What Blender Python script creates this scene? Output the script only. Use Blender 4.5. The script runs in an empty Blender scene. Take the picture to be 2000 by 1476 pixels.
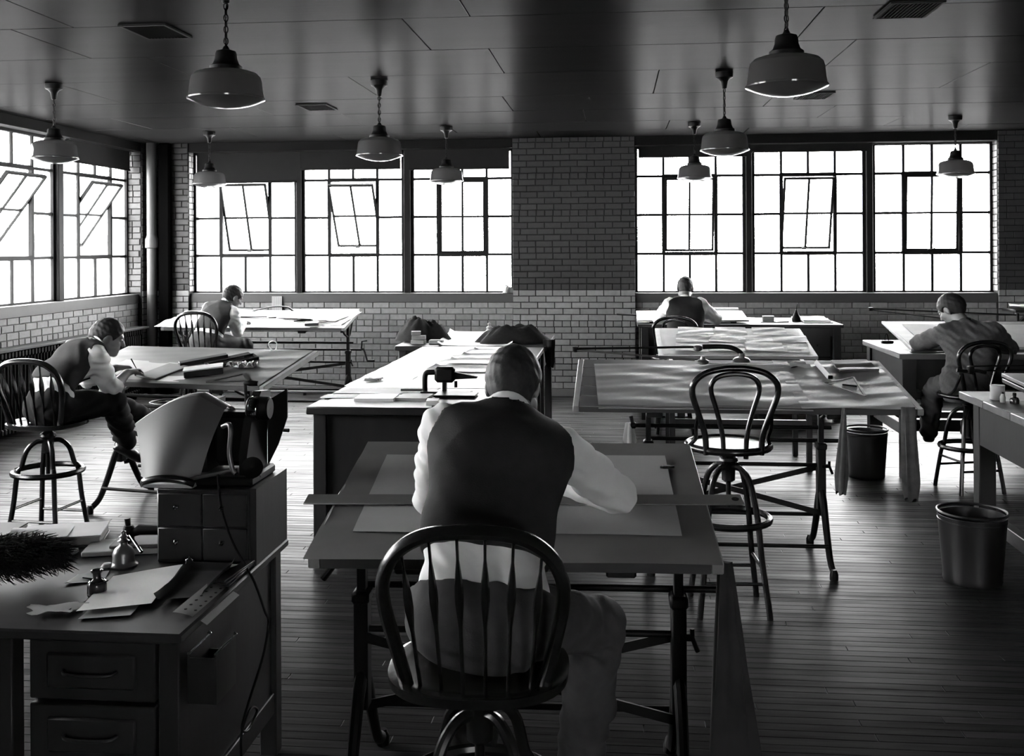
import bpy, math, random
import numpy as np
from mathutils import Vector, Matrix
random.seed(7)
SC = bpy.context.scene
COL = SC.collection
PI = math.pi

# ---------------------------------------------------------------- camera, sky, exposure
cam_d = bpy.data.cameras.new('camera')
cam = bpy.data.objects.new('camera', cam_d)
COL.objects.link(cam)
YAW, ROLL, EYE = math.atan(0.10), math.radians(0.30), 1.85
cam.matrix_world = Matrix.Translation((0, 0, EYE)) @ Matrix.Rotation(YAW, 4, 'Z') @ Matrix.Rotation(PI / 2, 4, 'X') @ Matrix.Rotation(-ROLL, 4, 'Z')
cam_d.sensor_width = 36.0
cam_d.lens = 36.0                      # 2000 px focal length on a 2000 px wide frame
cam_d.shift_y = -(738 - 483) / 2000.0  # view-camera fall: horizon high in the frame
cam_d.clip_start, cam_d.clip_end = 0.05, 600
SC.camera = cam

world = bpy.data.worlds.new('overcast_sky')
SC.world = world
world.use_nodes = True
wn = world.node_tree
wn.nodes['Background'].inputs[0].default_value = (1, 1, 1, 1)
wn.nodes['Background'].inputs[1].default_value = 46.0
SC.view_settings.view_transform = 'Standard'
SC.view_settings.look = 'None'
SC.view_settings.gamma = 1.0
SC.view_settings.use_curve_mapping = False
SC.view_settings.exposure = 0.0
try:
    SC.cycles.max_bounces = 7
    SC.cycles.diffuse_bounces = 4
    SC.cycles.glossy_bounces = 3
    SC.cycles.transmission_bounces = 4
    SC.cycles.transparent_max_bounces = 10
    SC.cycles.sample_clamp_indirect = 6.0
    SC.cycles.use_denoising = True
    SC.cycles.caustics_reflective = False
    SC.cycles.caustics_refractive = False
except Exception:
    pass

# ---------------------------------------------------------------- materials
MATS = {}
def g3(v):
    return (v, v, v, 1)

def mat(name, base, rough=0.6, spec=0.5, metal=0.0, var=0.0, vscale=8.0, bump=0.0, bscale=60.0,
        stretch=(1, 1, 1), piece=0.0, coat=0.0, rvar=0.0, trans=0.0, sheen=0.0):
    if name in MATS:
        return MATS[name]
    m = bpy.data.materials.new(name)
    m.use_nodes = True
    nt = m.node_tree
    b = nt.nodes['Principled BSDF']
    b.inputs['Base Color'].default_value = g3(base)
    b.inputs['Roughness'].default_value = rough
    b.inputs['Specular IOR Level'].default_value = spec
    b.inputs['Metallic'].default_value = metal
    b.inputs['Coat Weight'].default_value = coat
    b.inputs['Coat Roughness'].default_value = 0.15
    b.inputs['Sheen Weight'].default_value = sheen
    b.inputs['Transmission Weight'].default_value = trans
    L = nt.links.new
    geo = None
    def node(t):
        return nt.nodes.new(t)
    tone = None
    if var or bump or rvar:
        geo = node('ShaderNodeNewGeometry')
        mp = node('ShaderNodeMapping')
        mp.inputs['Scale'].default_value = stretch
        L(geo.outputs['Position'], mp.inputs['Vector'])
    if var:
        n = node('ShaderNodeTexNoise')
        n.inputs['Scale'].default_value = vscale
        n.inputs['Detail'].default_value = 5
        L(mp.outputs[0], n.inputs['Vector'])
        mr = node('ShaderNodeMapRange')
        mr.inputs['From Min'].default_value = 0.3
        mr.inputs['From Max'].default_value = 0.7
        mr.inputs['To Min'].default_value = 1 - var
        mr.inputs['To Max'].default_value = 1 + var
        L(n.outputs['Fac'], mr.inputs['Value'])
        tone = mr.outputs[0]
    if piece:
        oi = node('ShaderNodeObjectInfo')
        gi = geo or node('ShaderNodeNewGeometry')
        ad = node('ShaderNodeMath'); ad.operation = 'ADD'
        L(oi.outputs['Random'], ad.inputs[0]); L(gi.outputs['Random Per Island'], ad.inputs[1])
        fr = node('ShaderNodeMath'); fr.operation = 'FRACT'
        L(ad.outputs[0], fr.inputs[0])
        mr2 = node('ShaderNodeMapRange')
        mr2.inputs['To Min'].default_value = 1 - piece
        mr2.inputs['To Max'].default_value = 1 + piece
        L(fr.outputs[0], mr2.inputs['Value'])
        if tone is None:
            tone = mr2.outputs[0]
        else:
            mu = node('ShaderNodeMath'); mu.operation = 'MULTIPLY'
            L(tone, mu.inputs[0]); L(mr2.outputs[0], mu.inputs[1])
            tone = mu.outputs[0]
    if tone is not None:
        mu = node('ShaderNodeMath'); mu.operation = 'MULTIPLY'
        mu.inputs[1].default_value = base
        L(tone, mu.inputs[0])
        cc = node('ShaderNodeCombineColor')
        for i in range(3):
            L(mu.outputs[0], cc.inputs[i])
        L(cc.outputs[0], b.inputs['Base Color'])
    if rvar:
        n2 = node('ShaderNodeTexNoise')
        n2.inputs['Scale'].default_value = vscale * 0.37
        n2.inputs['Detail'].default_value = 3
        L(mp.outputs[0], n2.inputs['Vector'])
        mr3 = node('ShaderNodeMapRange')
        mr3.inputs['From Min'].default_value = 0.3
        mr3.inputs['From Max'].default_value = 0.7
        mr3.inputs['To Min'].default_value = max(0.03, rough - rvar)
        mr3.inputs['To Max'].default_value = min(1, rough + rvar)
        L(n2.outputs['Fac'], mr3.inputs['Value'])
        L(mr3.outputs[0], b.inputs['Roughness'])
    if bump:
        n3 = node('ShaderNodeTexNoise')
        n3.inputs['Scale'].default_value = bscale
        n3.inputs['Detail'].default_value = 4
        L(mp.outputs[0], n3.inputs['Vector'])
        bp = node('ShaderNodeBump')
        bp.inputs['Strength'].default_value = bump
        bp.inputs['Distance'].default_value = 0.004
        L(n3.outputs['Fac'], bp.inputs['Height'])
        L(bp.outputs[0], b.inputs['Normal'])
    MATS[name] = m
    return m

def glass_mat(name, tint=0.93, frost=0.10):
    m = bpy.data.materials.new(name)
    m.use_nodes = True
    nt = m.node_tree
    nt.nodes.clear()
    out = nt.nodes.new('ShaderNodeOutputMaterial')
    tr = nt.nodes.new('ShaderNodeBsdfTransparent'); tr.inputs[0].default_value = g3(tint)
    tl = nt.nodes.new('ShaderNodeBsdfTranslucent'); tl.inputs[0].default_value = g3(0.9)
    gl = nt.nodes.new('ShaderNodeBsdfGlossy'); gl.inputs['Roughness'].default_value = 0.04
    geo = nt.nodes.new('ShaderNodeNewGeometry')
    ns = nt.nodes.new('ShaderNodeTexNoise'); ns.inputs['Scale'].default_value = 5; ns.inputs['Detail'].default_value = 6
    nt.links.new(geo.outputs['Position'], ns.inputs['Vector'])
    mr = nt.nodes.new('ShaderNodeMapRange')
    mr.inputs['To Min'].default_value = frost * 0.3; mr.inputs['To Max'].default_value = frost * 1.7
    nt.links.new(ns.outputs['Fac'], mr.inputs['Value'])
    m1 = nt.nodes.new('ShaderNodeMixShader')
    nt.links.new(mr.outputs[0], m1.inputs[0])
    nt.links.new(tr.outputs[0], m1.inputs[1]); nt.links.new(tl.outputs[0], m1.inputs[2])
    fr = nt.nodes.new('ShaderNodeFresnel'); fr.inputs[0].default_value = 1.45
    m2 = nt.nodes.new('ShaderNodeMixShader')
    inv = nt.nodes.new('ShaderNodeMath'); inv.operation = 'SUBTRACT'; inv.inputs[0].default_value = 1.0
    nt.links.new(geo.outputs['Backfacing'], inv.inputs[1])
    fm_ = nt.nodes.new('ShaderNodeMath'); fm_.operation = 'MULTIPLY'
    nt.links.new(fr.outputs[0], fm_.inputs[0]); nt.links.new(inv.outputs[0], fm_.inputs[1])
    nt.links.new(fm_.outputs[0], m2.inputs[0])
    nt.links.new(m1.outputs[0], m2.inputs[1]); nt.links.new(gl.outputs[0], m2.inputs[2])
    nt.links.new(m2.outputs[0], out.inputs[0])
    MATS[name] = m
    return m

# ---------------------------------------------------------------- mesh builder
class MB:
    def __init__(s, origin=(0, 0, 0)):
        s.v = []; s.f = []; s.o = Vector(origin)
    def add(s, vs, fs):
        k = len(s.v)
        s.v.extend([tuple(p) for p in vs])
        s.f.extend([tuple(i + k for i in q) for q in fs])
        return s
    def box(s, p0, p1, M=None, c=0.0):
        x0, y0, z0 = p0; x1, y1, z1 = p1
        if c <= 0:
            vs = [(x0,y0,z0),(x1,y0,z0),(x1,y1,z0),(x0,y1,z0),(x0,y0,z1),(x1,y0,z1),(x1,y1,z1),(x0,y1,z1)]
            fs = [(0,3,2,1),(4,5,6,7),(0,1,5,4),(1,2,6,5),(2,3,7,6),(3,0,4,7)]
        else:
            c = min(c, 0.45*min(abs(x1-x0), abs(y1-y0), abs(z1-z0)))
            cx, cy, cz = (x0+x1)/2, (y0+y1)/2, (z0+z1)/2
            hx, hy, hz = (x1-x0)/2, (y1-y0)/2, (z1-z0)/2
            vs = []; idx = {}
            for sx in (-1, 1):
                for sy in (-1, 1):
                    for sz in (-1, 1):
                        for a in range(3):
                            d = [hx-c, hy-c, hz-c]
                            d[a] += c
                            idx[(sx, sy, sz, a)] = len(vs)
                            vs.append((cx+sx*d[0], cy+sy*d[1], cz+sz*d[2]))
            fs = []
            def out(q):
                P = [Vector(vs[i]) for i in q]
                nrm = (P[1]-P[0]).cross(P[2]-P[0])
                cen = sum(P, Vector())/len(P) - Vector((cx, cy, cz))
                fs.append(tuple(q) if nrm.dot(cen) > 0 else tuple(reversed(q)))
            for a in range(3):
                for sg in (-1, 1):
                    o = [i for i in range(3) if i != a]
                    q = []
                    for (u, w) in ((-1,-1),(1,-1),(1,1),(-1,1)):
                        k = [0,0,0]; k[a] = sg; k[o[0]] = u; k[o[1]] = w
                        q.append(idx[(k[0],k[1],k[2],a)])
                    out(q)
            for a in range(3):
                o = [i for i in range(3) if i != a]
                for u in (-1, 1):
                    for w in (-1, 1):
                        k1 = [0,0,0]; k1[a] = -1; k1[o[0]] = u; k1[o[1]] = w
                        k2 = list(k1); k2[a] = 1
                        out([idx[(*k1, o[0])], idx[(*k2, o[0])], idx[(*k2, o[1])], idx[(*k1, o[1])]])
            for sx in (-1, 1):
                for sy in (-1, 1):
                    for sz in (-1, 1):
                        out([idx[(sx,sy,sz,0)], idx[(sx,sy,sz,1)], idx[(sx,sy,sz,2)]])
        if M is not None:
            vs = [M @ Vector(p) for p in vs]
        return s.add(vs, fs)
    def bar(s, a, b, w, h, up=(0, 0, 1), c=0.0):
        a = Vector(a); b = Vector(b); d = b - a; ln = d.length; d.normalize()
        up = Vector(up)
        if abs(d.dot(up)) > 0.98:
            up = Vector((0, 1, 0)) if abs(d.y) < 0.9 else Vector((1, 0, 0))
        x = d.cross(up).normalized(); y = x.cross(d).normalized()
        M = Matrix(((x.x, d.x, y.x, a.x), (x.y, d.y, y.y, a.y), (x.z, d.z, y.z, a.z), (0, 0, 0, 1)))
        return s.box((-w/2, 0, -h/2), (w/2, ln, h/2), M, c)
    def tube(s, pts, r, seg=10, closed=False, flat=None):
        pts = [Vector(p) for p in pts]; n = len(pts)
        rr = r if isinstance(r, (list, tuple)) else [r]*n
        vs = []; fs = []
        ref = None
        for i in range(n):
            if closed:
                t = pts[(i+1) % n] - pts[i-1]
            else:
                t = pts[min(i+1, n-1)] - pts[max(i-1, 0)]
            t.normalize()
            if ref is None:
                ref = Vector((0, 0, 1)) if abs(t.z) < 0.9 else Vector((1, 0, 0))
            x = (ref - t*ref.dot(t)).normalized(); ref = x
            y = t.cross(x)
            for k in range(seg):
                a = 2*PI*k/seg
                fx, fy = flat if flat else (1, 1)
                vs.append(pts[i] + x*(math.cos(a)*rr[i]*fx) + y*(math.sin(a)*rr[i]*fy))
        m = n if closed else n-1
        for i in range(m):
            j = (i+1) % n
            for k in range(seg):
                l = (k+1) % seg
                fs.append((i*seg+k, i*seg+l, j*seg+l, j*seg+k))
        if not closed:
            fs.append(tuple(range(seg-1, -1, -1)))
            fs.append(tuple((n-1)*seg+k for k in range(seg)))
        return s.add(vs, fs)
    def lathe(s, prof, seg=24, M=None, close=True):
        vs = []; fs = []
        n = len(prof)
        for (r, z) in prof:
            for k in range(seg):
                a = 2*PI*k/seg
                vs.append(Vector((r*math.cos(a), r*math.sin(a), z)))
        for i in range(n-1):
            for k in range(seg):
                l = (k+1) % seg
                fs.append((i*seg+k, i*seg+l, (i+1)*seg+l, (i+1)*seg+k))
        if close:
            fs.append(tuple(range(seg-1, -1, -1)))
            fs.append(tuple((n-1)*seg+k for k in range(seg)))
        if M is not None:
            vs = [M @ p for p in vs]
        return s.add(vs, fs)
    def prism(s, poly, z0, z1, M=None):
        n = len(poly)
        vs = [Vector((x, y, z0)) for x, y in poly] + [Vector((x, y, z1)) for x, y in poly]
        ar = sum(poly[i][0]*poly[(i+1) % n][1]-poly[(i+1) % n][0]*poly[i][1] for i in range(n))
        fs = [tuple(range(n-1, -1, -1)), tuple(range(n, 2*n))]
        fs += [(i, (i+1) % n, n+(i+1) % n, n+i) for i in range(n)]
        if ar < 0:
            fs = [tuple(reversed(q)) for q in fs]
        if M is not None:
            vs = [M @ p for p in vs]
        return s.add(vs, fs)
    def sheet(s, fn, nu, nv, t=0.0006):
        """thin closed sheet: fn(u,v) -> point, thickness t below along the normal"""
        P = [[Vector(fn(i/nu, j/nv)) for j in range(nv+1)] for i in range(nu+1)]
        vs = []; W = nv+1; N = (nu+1)*W
        lo = []
        for i in range(nu+1):
            for j in range(nv+1):
                du = P[min(i+1, nu)][j]-P[max(i-1, 0)][j]
                dv = P[i][min(j+1, nv)]-P[i][max(j-1, 0)]
                nn = du.cross(dv)
                nn = nn.normalized() if nn.length > 1e-12 else Vector((0, 0, 1))
                vs.append(P[i][j]); lo.append(P[i][j]-nn*t)
        fs = []
        for i in range(nu):
            for j in range(nv):
                a = i*W+j
                fs.append((a, a+W, a+W+1, a+1))
                fs.append((N+a, N+a+1, N+a+W+1, N+a+W))
        for i in range(nu):
            a = i*W; fs.append((a, N+a, N+a+W, a+W))
            a = i*W+nv; fs.append((a, a+W, N+a+W, N+a))
        for j in range(nv):
            a = j; fs.append((a, a+1, N+a+1, N+a))
            a = nu*W+j; fs.append((a, N+a, N+a+1, a+1))
        return s.add(vs+lo, fs)
    def mesh(s, name, m, smooth=True, angle=38):
        me = bpy.data.meshes.new(name)
        ox, oy, oz = s.o
        me.from_pydata([(p[0]-ox, p[1]-oy, p[2]-oz) for p in s.v], [], s.f)
        me.materials.append(m)
        if smooth:
            me.polygons.foreach_set('use_smooth', [True]*len(me.polygons))
            me.set_sharp_from_angle(angle=math.radians(angle))
        me.update()
        return me
    def build(s, name, m, parent=None, smooth=True, angle=38):
        o = bpy.data.objects.new(name, s.mesh(name, m, smooth, angle))
        COL.objects.link(o)
        if parent is not None:
            o.parent = parent
        return o

def tag(o, label=None, cat=None, group=None, kind=None):
    if label: o['label'] = label
    if cat: o['category'] = cat
    if group: o['group'] = group
    if kind: o['kind'] = kind
    return o

def thing(name, label, cat, loc=(0, 0, 0), rz=0.0, group=None):
    o = bpy.data.objects.new(name, None)
    COL.objects.link(o)
    o.empty_display_size = 0.1
    o.location = loc; o.rotation_euler = (0, 0, rz)
    return tag(o, label, cat, group)

def struct(o):
    o['kind'] = 'structure'
    return o

def link_copy(me, name, parent, loc=(0, 0, 0)):
    o = bpy.data.objects.new(name, me)
    COL.objects.link(o)
    o.parent = parent; o.location = loc
    return o

def copy_tree(o, parent=None):
    c = o.copy(); COL.objects.link(c)
    if parent is not None:
        c.parent = parent
    for ch in list(o.children):
        copy_tree(ch, c)
    return c

def arc(cx, cz, r, a0, a1, n, y=0.0):
    return [(cx+r*math.cos(a0+(a1-a0)*i/n), y, cz+r*math.sin(a0+(a1-a0)*i/n)) for i in range(n+1)]

def spline(pts, n=8):
    """Catmull-Rom through the points"""
    P = [Vector(p) for p in pts]
    P = [P[0]*2-P[1]] + P + [P[-1]*2-P[-2]]
    out = []
    for i in range(1, len(P)-2):
        for k in range(n):
            t = k/n
            a, b, c, d = P[i-1], P[i], P[i+1], P[i+2]
            out.append(0.5*((2*b)+(c-a)*t+(2*a-5*b+4*c-d)*t*t+(3*b-a-3*c+d)*t**3))
    out.append(P[-2])
    return out

# shared materials
def grazing_polish(m, k, power, rough):
    """worn floor wax: a sheen that rises steeply towards grazing angles"""
    nt = m.node_tree
    mx = [n for n in nt.nodes if n.type == 'MIX_SHADER'][0]
    lw = nt.nodes.new('ShaderNodeLayerWeight')
    pw = nt.nodes.new('ShaderNodeMath'); pw.operation = 'POWER'; pw.inputs[1].default_value = power
    mu = nt.nodes.new('ShaderNodeMath'); mu.operation = 'MULTIPLY'; mu.inputs[1].default_value = k; mu.use_clamp = True
    geo = nt.nodes.new('ShaderNodeNewGeometry')
    mp = nt.nodes.new('ShaderNodeMapping'); mp.inputs['Scale'].default_value = (0.5, 5.0, 1.0)
    ns = nt.nodes.new('ShaderNodeTexNoise'); ns.inputs['Scale'].default_value = 2.6; ns.inputs['Detail'].default_value = 7; ns.inputs['Roughness'].default_value = 0.62
    mr = nt.nodes.new('ShaderNodeMapRange')
    mr.inputs['From Min'].default_value = 0.3; mr.inputs['From Max'].default_value = 0.7; mr.inputs['To Min'].default_value = 0.45*k; mr.inputs['To Max'].default_value = 1.5*k
    nt.links.new(geo.outputs['Position'], mp.inputs['Vector']); nt.links.new(mp.outputs[0], ns.inputs['Vector']); nt.links.new(ns.outputs['Fac'], mr.inputs['Value'])
    nt.links.new(mr.outputs[0], mu.inputs[1])
    nt.links.new(lw.outputs['Facing'], pw.inputs[0]); nt.links.new(pw.outputs[0], mu.inputs[0]); nt.links.new(mu.outputs[0], mx.inputs[0])

M_BRICK = mat('lit_dado_brick', 0.21, 0.62, 0.4, var=0.12, vscale=22, bump=0.25, bscale=90, piece=0.16)  # brick below the sills, lighter tone carrying light bounced off the floor
M_BRICKU = mat('shaded_upper_brick', 0.024, 0.62, 0.4, var=0.12, vscale=22, bump=0.25, bscale=90, piece=0.16)  # same brick above the sills, back-lit shade put into its dark tone
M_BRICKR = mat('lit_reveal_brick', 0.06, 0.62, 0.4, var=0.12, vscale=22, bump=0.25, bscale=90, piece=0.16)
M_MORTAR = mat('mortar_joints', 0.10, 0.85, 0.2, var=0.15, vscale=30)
M_MORTARU = mat('shaded_mortar_joints', 0.012, 0.85, 0.2, var=0.15, vscale=30)  # mortar copy darkened along with the shaded upper brick
M_SILL = mat('concrete_sill', 0.05, 0.55, 0.4, var=0.08, vscale=6, bump=0.1)
M_STEEL = mat('dark_steel_sash', 0.008, 0.6, 0.12)
M_GLASS = glass_mat('factory_glass')
M_CEIL = mat('painted_ceiling', 0.011, 0.9, 0.0, var=0.10, vscale=2.2, bump=0.28, bscale=14, stretch=(0.25, 2.6, 1), piece=0.05)
def satin(m, fac, rough):
    """a weak satin varnish over a matt base"""
    nt = m.node_tree
    b = nt.nodes['Principled BSDF']; out = [n for n in nt.nodes if n.type == 'OUTPUT_MATERIAL'][0]
    gl = nt.nodes.new('ShaderNodeBsdfGlossy'); gl.inputs['Roughness'].default_value = rough
    for l in list(nt.links):
        if l.to_node == b and l.to_socket.name == 'Normal':
            nt.links.new(l.from_socket, gl.inputs['Normal'])
    mx = nt.nodes.new('ShaderNodeMixShader'); mx.inputs[0].default_value = fac
    nt.links.new(b.outputs[0], mx.inputs[1]); nt.links.new(gl.outputs[0], mx.inputs[2]); nt.links.new(mx.outputs[0], out.inputs[0])
satin(M_CEIL, 0.019, 0.28)
M_FLOOR = mat('worn_maple_floor', 0.022, 0.60, 0.0, var=0.30, vscale=16, bump=0.14, bscale=34, stretch=(0.16, 2.2, 1), piece=0.28, rvar=0.12)
satin(M_FLOOR, 0.1, 0.36)
grazing_polish(M_FLOOR, 2.8, 11.0, 0.36)
M_BLIND = mat('dark_blind_cloth', 0.007, 0.8, 0.2, var=0.1, vscale=10)
M_BLACK = mat('black_iron', 0.003, 0.5, 0.12)
M_BRONZE = mat('dark_bronze', 0.004, 0.5, 0.12)
M_CHAIN = mat('chain_bronze', 0.004, 0.5, 0.12)
M_OPAL = mat('opal_glass', 0.06, 0.12, 0.5, var=0.03, vscale=3)
def translucent(m, fac, tone):
    nt = m.node_tree
    b = nt.nodes['Principled BSDF']; out = [n for n in nt.nodes if n.type == 'OUTPUT_MATERIAL'][0]
    tl = nt.nodes.new('ShaderNodeBsdfTranslucent'); tl.inputs[0].default_value = g3(tone)
    mx = nt.nodes.new('ShaderNodeMixShader'); mx.inputs[0].default_value = fac
    nt.links.new(b.outputs[0], mx.inputs[1]); nt.links.new(tl.outputs[0], mx.inputs[2]); nt.links.new(mx.outputs[0], out.inputs[0])
translucent(M_OPAL, 0.30, 0.55)
M_DWOOD = mat('dark_stained_oak', 0.019, 0.40, 0.28, var=0.25, vscale=9, stretch=(1, 1, 0.25), bump=0.08, bscale=40)
M_DESKTOP = mat('dark_desk_top', 0.020, 0.5, 0.2, var=0.2, vscale=7, stretch=(0.3, 2, 1))
M_WOODMID = mat('worn_pine', 0.09, 0.5, 0.4, var=0.2, vscale=7, stretch=(0.3, 2.5, 2.5), bump=0.1)
M_WOODLT = mat('pale_pine_edge', 0.25, 0.5, 0.4, var=0.15, vscale=8)
M_BENT = mat('bentwood_varnish', 0.009, 0.25, 0.5, var=0.2, vscale=12)
M_KRAFT = mat('brown_kraft_paper', 0.26, 0.42, 0.5, var=0.1, vscale=5, bump=0.15, bscale=9)
M_KRAFTD = mat('brown_kraft_dark', 0.19, 0.5, 0.3, var=0.1, vscale=5)
M_PAPER = mat('white_paper', 0.85, 0.6, 0.3, var=0.04, vscale=6)
M_PAPERG = mat('grey_paper', 0.38, 0.6, 0.3, var=0.08, vscale=5)
M_TRACE = mat('tracing_sheet', 0.50, 0.4, 0.4, var=0.06, vscale=6)
M_CARD = mat('buff_card', 0.22, 0.6, 0.3, var=0.1, vscale=9)
M_CANE = mat('woven_cane', 0.85, 0.3, 0.4, var=0.15, vscale=60)
M_TIN = mat('painted_tin', 0.012, 0.38, 0.5, var=0.15, vscale=6)
M_CHROME = mat('bright_nickel', 0.6, 0.15, 0.5, metal=1.0)
M_GREYMET = mat('grey_steel', 0.12, 0.35, 0.5, metal=0.6)
M_CLOTHD = mat('dark_wool', 0.012, 0.9, 0.2, var=0.2, vscale=40, bump=0.3, bscale=300)
M_CLOTHG = mat('grey_rag', 0.10, 0.9, 0.2, var=0.2, vscale=20, bump=0.2, bscale=120)
M_SKIN = mat('skin', 0.20, 0.5, 0.4, var=0.05, vscale=20)
M_SHIRT = mat('white_shirt_cotton', 0.82, 0.85, 0.2, var=0.03, vscale=10, bump=0.15, bscale=60)
M_VEST = mat('dark_waistcoat_wool', 0.022, 0.85, 0.2, var=0.1, vscale=30, bump=0.2, bscale=250)
M_TROUS = mat('grey_trouser_wool', 0.052, 0.85, 0.2, var=0.1, vscale=30, bump=0.2, bscale=250)
M_JACKET = mat('dark_tweed_jacket', 0.055, 0.85, 0.2, var=0.15, vscale=60, bump=0.2, bscale=250)
M_HAIR = mat('dark_hair', 0.010, 0.6, 0.3, var=0.2, vscale=60, bump=0.25, bscale=160)
M_HAIRG = mat('greying_hair', 0.022, 0.65, 0.3, var=0.3, vscale=60, bump=0.25, bscale=160)
M_SHOE = mat('black_leather', 0.012, 0.3, 0.5)
M_INK = mat('ink_bottle_glass', 0.03, 0.08, 0.6)
M_PIPE1 = mat('pipe_light_paint', 0.07, 0.45, 0.4)
M_PIPE2 = mat('pipe_dark_paint', 0.04, 0.45, 0.4)
M_GROUND = mat('outside_ground', 0.5, 0.9, 0.1)
M_FAR = mat('far_pale_building', 0.36, 0.9, 0.1)
M_FAR2 = mat('far_building_windows', 0.26, 0.6, 0.3)
# ---------------------------------------------------------------- the room
WX, BY, CZ = -6.0, 12.70, 3.21          # inner left wall, inner back wall, ceiling
RX, FY = 7.6, -8.0                      # right wall and wall behind the camera
SILL, HEAD = 1.28, 3.10
LW0, LW1 = 7.80, 12.555
ROWS = [1.28, 1.762, 2.245, 2.727, 3.10]

# floor: strip boards running across the room, nearest 300 as pieces, the rest one part
floor = struct(MB().box((WX-0.4, FY, -0.14), (RX, BY+0.4, -0.022)).build('floor', mat('subfloor', 0.01, 0.9)))
def board_mesh(x0, x1, y0, y1, o, dz):
    b = MB(o)
    c = 0.0022
    z1 = dz; z0 = -0.022
    vs = [(x0,y0,z0),(x1,y0,z0),(x1,y1,z0),(x0,y1,z0),
          (x0,y0,z1-c),(x1,y0,z1-c),(x1,y1,z1-c),(x0,y1,z1-c),
          (x0+c,y0+c,z1),(x1-c,y0+c,z1),(x1-c,y1-c,z1),(x0+c,y1-c,z1)]
    fs = [(0,1,5,4),(1,2,6,5),(2,3,7,6),(3,0,4,7),(4,5,9,8),(5,6,10,9),(6,7,11,10),(7,4,8,11),(8,9,10,11)]
    return b.add(vs, fs)
rb = random.Random(3)
PW = 0.058
rest = MB()
nb = 0
row = 0
y = 2.2
while y < BY+0.05:
    x = WX-0.2 - rb.random()*1.5
    while x < 7.45:
        ln = rb.choice([0.9, 1.2, 1.6, 2.0, 2.4, 2.9])*(0.9+0.2*rb.random())
        x1 = min(x+ln, 7.6)
        dz = -0.0004 - 0.0010*rb.random()
        d = 0.0005
        near = y < 6.8 and x1 > -0.62*y-0.1 and x < 0.42*y+0.1
        if near and nb < 300:
            cx = (max(x, -7)+x1)/2
            b = board_mesh(x+d, x1-d, y+d, y+PW-d, (cx, y, 0), dz)
            o = b.build('floor_board', M_FLOOR, floor, smooth=False)
            o.location = (cx, y, 0)
            nb += 1
        else:
            bb = board_mesh(x+d, x1-d, y+d, y+PW-d, (0, 0, 0), dz)
            rest.add(bb.v, bb.f)
        x = x1
    y += PW
    row += 1
tag(rest.build('floor_boards', M_FLOOR, floor, smooth=False), kind='stuff')
# plain boards behind the camera
MB().box((WX-0.2, FY, -0.022), (RX, 2.2, -0.001)).build('floor_boards_behind', M_FLOOR, floor, smooth=False)['kind'] = 'stuff'

# ceiling: formed panels with thin joints
ceil = struct(MB().box((WX-0.4, FY, CZ+0.02), (RX, BY+0.5, CZ+0.2)).build('ceiling', mat('slab', 0.05, 0.9)))
ylines = [FY, -5.0, -3.0, -1.0, 1.0, 2.95, 3.95, 4.95, 5.98, 6.96, 7.96, 9.18, 10.18, 11.15, 12.0, BY+0.3]
xoff = [0.3, 0.8, -0.2, -0.5, 0.2, 0.9, 0.1, -0.84, 1.2, -0.85, 0.35, 1.45, -0.3, 0.6, -0.9]
for i in range(len(ylines)-1):
    y0, y1 = ylines[i], ylines[i+1]
    x = xoff[i] - 2.45*4
    while x < RX:
        a, b_ = max(x, WX-0.3), min(x+2.45, RX)
        if b_ - a > 0.05:
            g = 0.003
            m = MB(((a+b_)/2, y0, CZ)).box((a+g, y0+g, CZ+0.0015*rb.random()), (b_-g, y1-g, CZ+0.03), c=0.003)
            o = m.build('ceiling_panel', M_CEIL, ceil, smooth=False)
            o.location = ((a+b_)/2, y0, CZ)
        x += 2.45

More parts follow.
